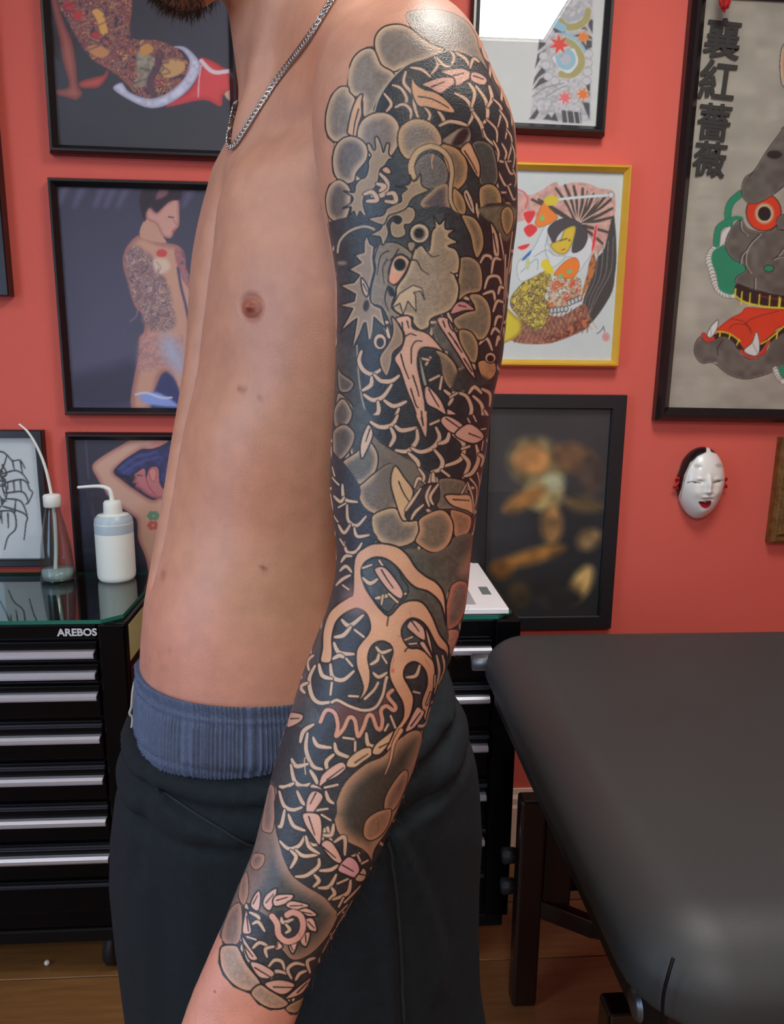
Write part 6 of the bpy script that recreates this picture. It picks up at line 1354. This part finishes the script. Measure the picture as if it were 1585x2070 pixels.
def chain(pts, step=.0038):
    P = resample(pts, step); v, f = [], []
    for i in range(len(P)-1):
        a, b = P[i], P[i+1]; T = b-a; T /= np.linalg.norm(T)+1e-9; m_ = (a+b)/2
        vw = CAM-m_; vw /= np.linalg.norm(vw); N = vw-T*(vw @ T); N /= np.linalg.norm(N)+1e-9; B = np.cross(T, N)
        tw = R(48); N2_ = N*math.cos(tw)+B*math.sin(tw); B2 = B*math.cos(tw)-N*math.sin(tw)
        T2 = T*math.cos(R(34))+B2*math.sin(R(34)); B3 = B2*math.cos(R(34))-T*math.sin(R(34))
        b0 = len(v); n1, n2 = 12, 6
        for j in range(n1):
            t = 2*math.pi*j/n1; c_ = m_+T2*.0029*math.cos(t)+B3*.0019*math.sin(t); o_ = T2*math.cos(t)+B3*math.sin(t)
            for k in range(n2): q = 2*math.pi*k/n2; v.append(c_+.00085*(math.cos(q)*o_+math.sin(q)*N2_))
        for j in range(n1):
            for k in range(n2): f.append((b0+j*n2+k, b0+((j+1) % n1)*n2+k, b0+((j+1) % n1)*n2+(k+1) % n2, b0+j*n2+(k+1) % n2))
    return v, f
v, f = chain(path); v2, f2 = chain([path[0]]+back) if len(back) > 3 else ([], [])
v3 = v+v2; f3 = f+[tuple(i+len(v) for i in q) for q in f2]
ck = pyd('necklace', np.array(v3)-RL, f3, mat('silver', (186,184,180), .22, 1., nscale=200), root, True); ck['kind'] = 'stuff'; ck['label'] = 'silver curb chain necklace'

# ================================================================ Noh mask, tassel, small things
KM = 265/1585
c = Canvas(1350, 880, 1490, 1070, (224,226,220)); c.crop(1320, 860, KM)
HB = (16,16,18)
c.fill([(648,225),(540,235),(440,285),(370,365),(320,500),(275,640),(255,800),(300,885),(345,760),(380,600),(450,450),(540,372),(645,322)], HB, smooth=False)
c.fill([(668,225),(790,260),(855,335),(895,450),(900,640),(872,560),(850,405),(780,342),(705,320)], HB, smooth=False)
for L in ([(530,380),(440,500),(390,640),(330,880)], [(505,400),(430,520),(370,680)]): c.line(L, 7, (120,124,122))
c.disc(545, 490, 46, 22, (168,172,168), soft=3); c.disc(800, 484, 40, 20, (168,172,168), soft=3)
c.line([(420,690),(480,678),(560,695),(580,698)], 15, (90,94,92), 6); c.line([(735,692),(790,676),(855,655)], 14, (90,94,92), 7); c.disc(510, 688, 22, 9, (60,62,62)); c.disc(795, 676, 18, 8, (60,62,62))
c.fill([(555,925),(640,935),(700,912),(694,968),(640,1004),(590,984)], (186,40,58)); c.fill([(555,922),(630,912),(700,910),(690,940),(630,945),(570,940)], (70,16,20), soft=1)
mc = at_y(1411, 975, WALLY); mw, mh = 49*WALLY/F, 76*WALLY/F
mk = thing('noh_mask', 'white smiling theatre mask with black hair hanging on the red wall', 'mask', (mc[0], WALLY, mc[2]))
NRI, NS = 84, 190; vs = []; rad = []
for i in range(NRI+1):
    ro = (i/NRI)
    for j in range(NS):
        a = 2*math.pi*j/NS; s_, t_ = ro*math.cos(a), ro*math.sin(a)
        X = s_*mw*(1-.10*max(-t_, 0)*1.3+.02*max(t_, 0)); Z = t_*mh
        dome = .046*(1-ro**2.6)**.62
        e = lambda sx_, sz_, cx__, cz__: math.exp(-((s_-cx__)/sx_)**2-((t_-cz__)/sz_)**2)
        h = dome+.010*math.exp(-(s_/.11)**2)*(1/(1+math.exp(-(t_+.20)*40)))*math.exp(-max(t_-.0, 0)**2/.06)*(1.0 if t_ < .25 else math.exp(-((t_-.25)/.2)**2))
        h += .003*e(.17, .05, 0, -.17)-.0035*e(.16, .06, .36, .10)-.0035*e(.16, .06, -.36, .10)+.002*e(.16, .05, .36, .18)+.002*e(.16, .05, -.36, .18)
        h += .0035*e(.22, .045, 0, -.30)-.006*e(.17, .035, 0, -.385)+.004*e(.16, .05, 0, -.46)+.003*e(.2, .12, .42, -.2)+.003*e(.2, .12, -.42, -.2)+.003*e(.22, .12, 0, -.72)
        vs.append((X, -.012-h, Z))
for j in range(NS): x, y, z = vs[NRI*NS+j]; vs.append((x*.98, -.001, z*.98))
fs = [(i*NS+j, (i+1)*NS+j, (i+1)*NS+(j+1) % NS, i*NS+(j+1) % NS) for i in range(NRI+1) for j in range(NS)]
me = bpy.data.meshes.new('mask_face'); me.from_pydata(vs, [], fs); me.update()
xx, yy, _ = project(np.array(vs)+np.array(mk.location)); colour_attr(me, c.sample(xx, yy))
link('mask_face', me, mat('mask_lacquer', rough=.3, attr=True, nscale=30, namt=.1, coat=.3), mk, True)
M_red = mat('red_cord', (206,30,34), .6, col2=(170,20,24), nscale=80)
for sx_ in (-1, 1):
    bx_ = sx_*mw*1.0; pts = [(bx_, -.010, .004)]
    loop = spline([(bx_, -.012, .0), (bx_+sx_*.006, -.016, .010), (bx_+sx_*.002, -.020, .014), (bx_-sx_*.002, -.016, .004), (bx_+sx_*.005, -.018, -.004), (bx_+sx_*.009, -.014, -.010), (bx_+sx_*.003, -.016, -.006), (bx_, -.014, -.014)], 5)
    v, f = tube_mesh(loop, .0028, 8); pyd('ribbon', v, f, M_red, mk, True)
# red tassel in front of the big painting
tpz = at_y(1464, 28, WALLY-.06)
ts = thing('tassel', 'red silk tassel hanging in front of the big right painting', 'tassel', (tpz[0], tpz[1], tpz[2]))
sv, sf = [], []
for k in range(46):
    a = RNG.random()*6.28; r0 = .010*math.sqrt(RNG.random()); r1 = r0*1.1+.001
    p0 = np.array((r0*.7*math.cos(a), r0*.7*math.sin(a), .075)); p1 = np.array((r1*1.1*math.cos(a), r1*1.1*math.sin(a), .03)); p2 = np.array((r1*.55*math.cos(a)+RNG.normal()*.0012, r1*.55*math.sin(a), .004*RNG.random()+.012*(r0/.010)))
    v, f = tube_mesh(spline([p0, p1, p2], 3), .0011, 5); b = len(sv); sv += v; sf += [tuple(i+b for i in q) for q in f]
so = pyd('strands', sv, sf, M_red, ts, True); so['kind'] = 'stuff'
lathe('tassel_head', [(.003, .072), (.009, .075), (.011, .085), (.009, .095), (.003, .1)], M_red, ts, n=20)
v, f = tube_mesh([(0, 0, .098), (0, .01, .2), (0, .052, .34)], .0018, 8); pyd('cord', v, f, M_red, ts, True)
bmx = bmesh.new(); bmesh.ops.create_cone(bmx, cap_ends=True, segments=14, radius1=.004, radius2=.003, depth=.03, matrix=Matrix.Translation((0, .047, .342)) @ Matrix.Rotation(R(90), 4, 'X')); from_bm('nail', bmx, M_steel, ts, True)
# bead on the floor
pb = at_z(95, 1946, .006); bmx = bmesh.new(); bmesh.ops.create_uvsphere(bmx, u_segments=18, v_segments=12, radius=.006)
bo = tag(from_bm('bead', bmx, mat('white_bead', (236,234,226), .3), None, True), 'small white bead lying on the wooden floor at the left', 'bead'); bo.location = (pb[0], pb[1], .006)

# fine hairs on the forearm
hv.clear(); hf.clear()
sel_h = np.where((vy > 1230) & (vy < 1990) & (aw > .8) & (facing > -.25) & (vx > np.interp(vy, AY, AL*.42+AR_*.58)))[0]
adn = A(600,1770,.51)-A(805,1250,.52); adn /= np.linalg.norm(adn)
for i in RNG.choice(sel_h, 230):
    if RNG.random() > (.25+.75*(facing[i] < .35)): continue
    strand(BP_[i]+RNG.normal(size=3)*.001, BN[i]*.55+adn*.5+RNG.normal(size=3)*.35, .006+.006*RNG.random(), .00011)
ah = pyd('arm_hair', np.array(hv)-RL, hf, M_hair, root); ah['kind'] = 'stuff'
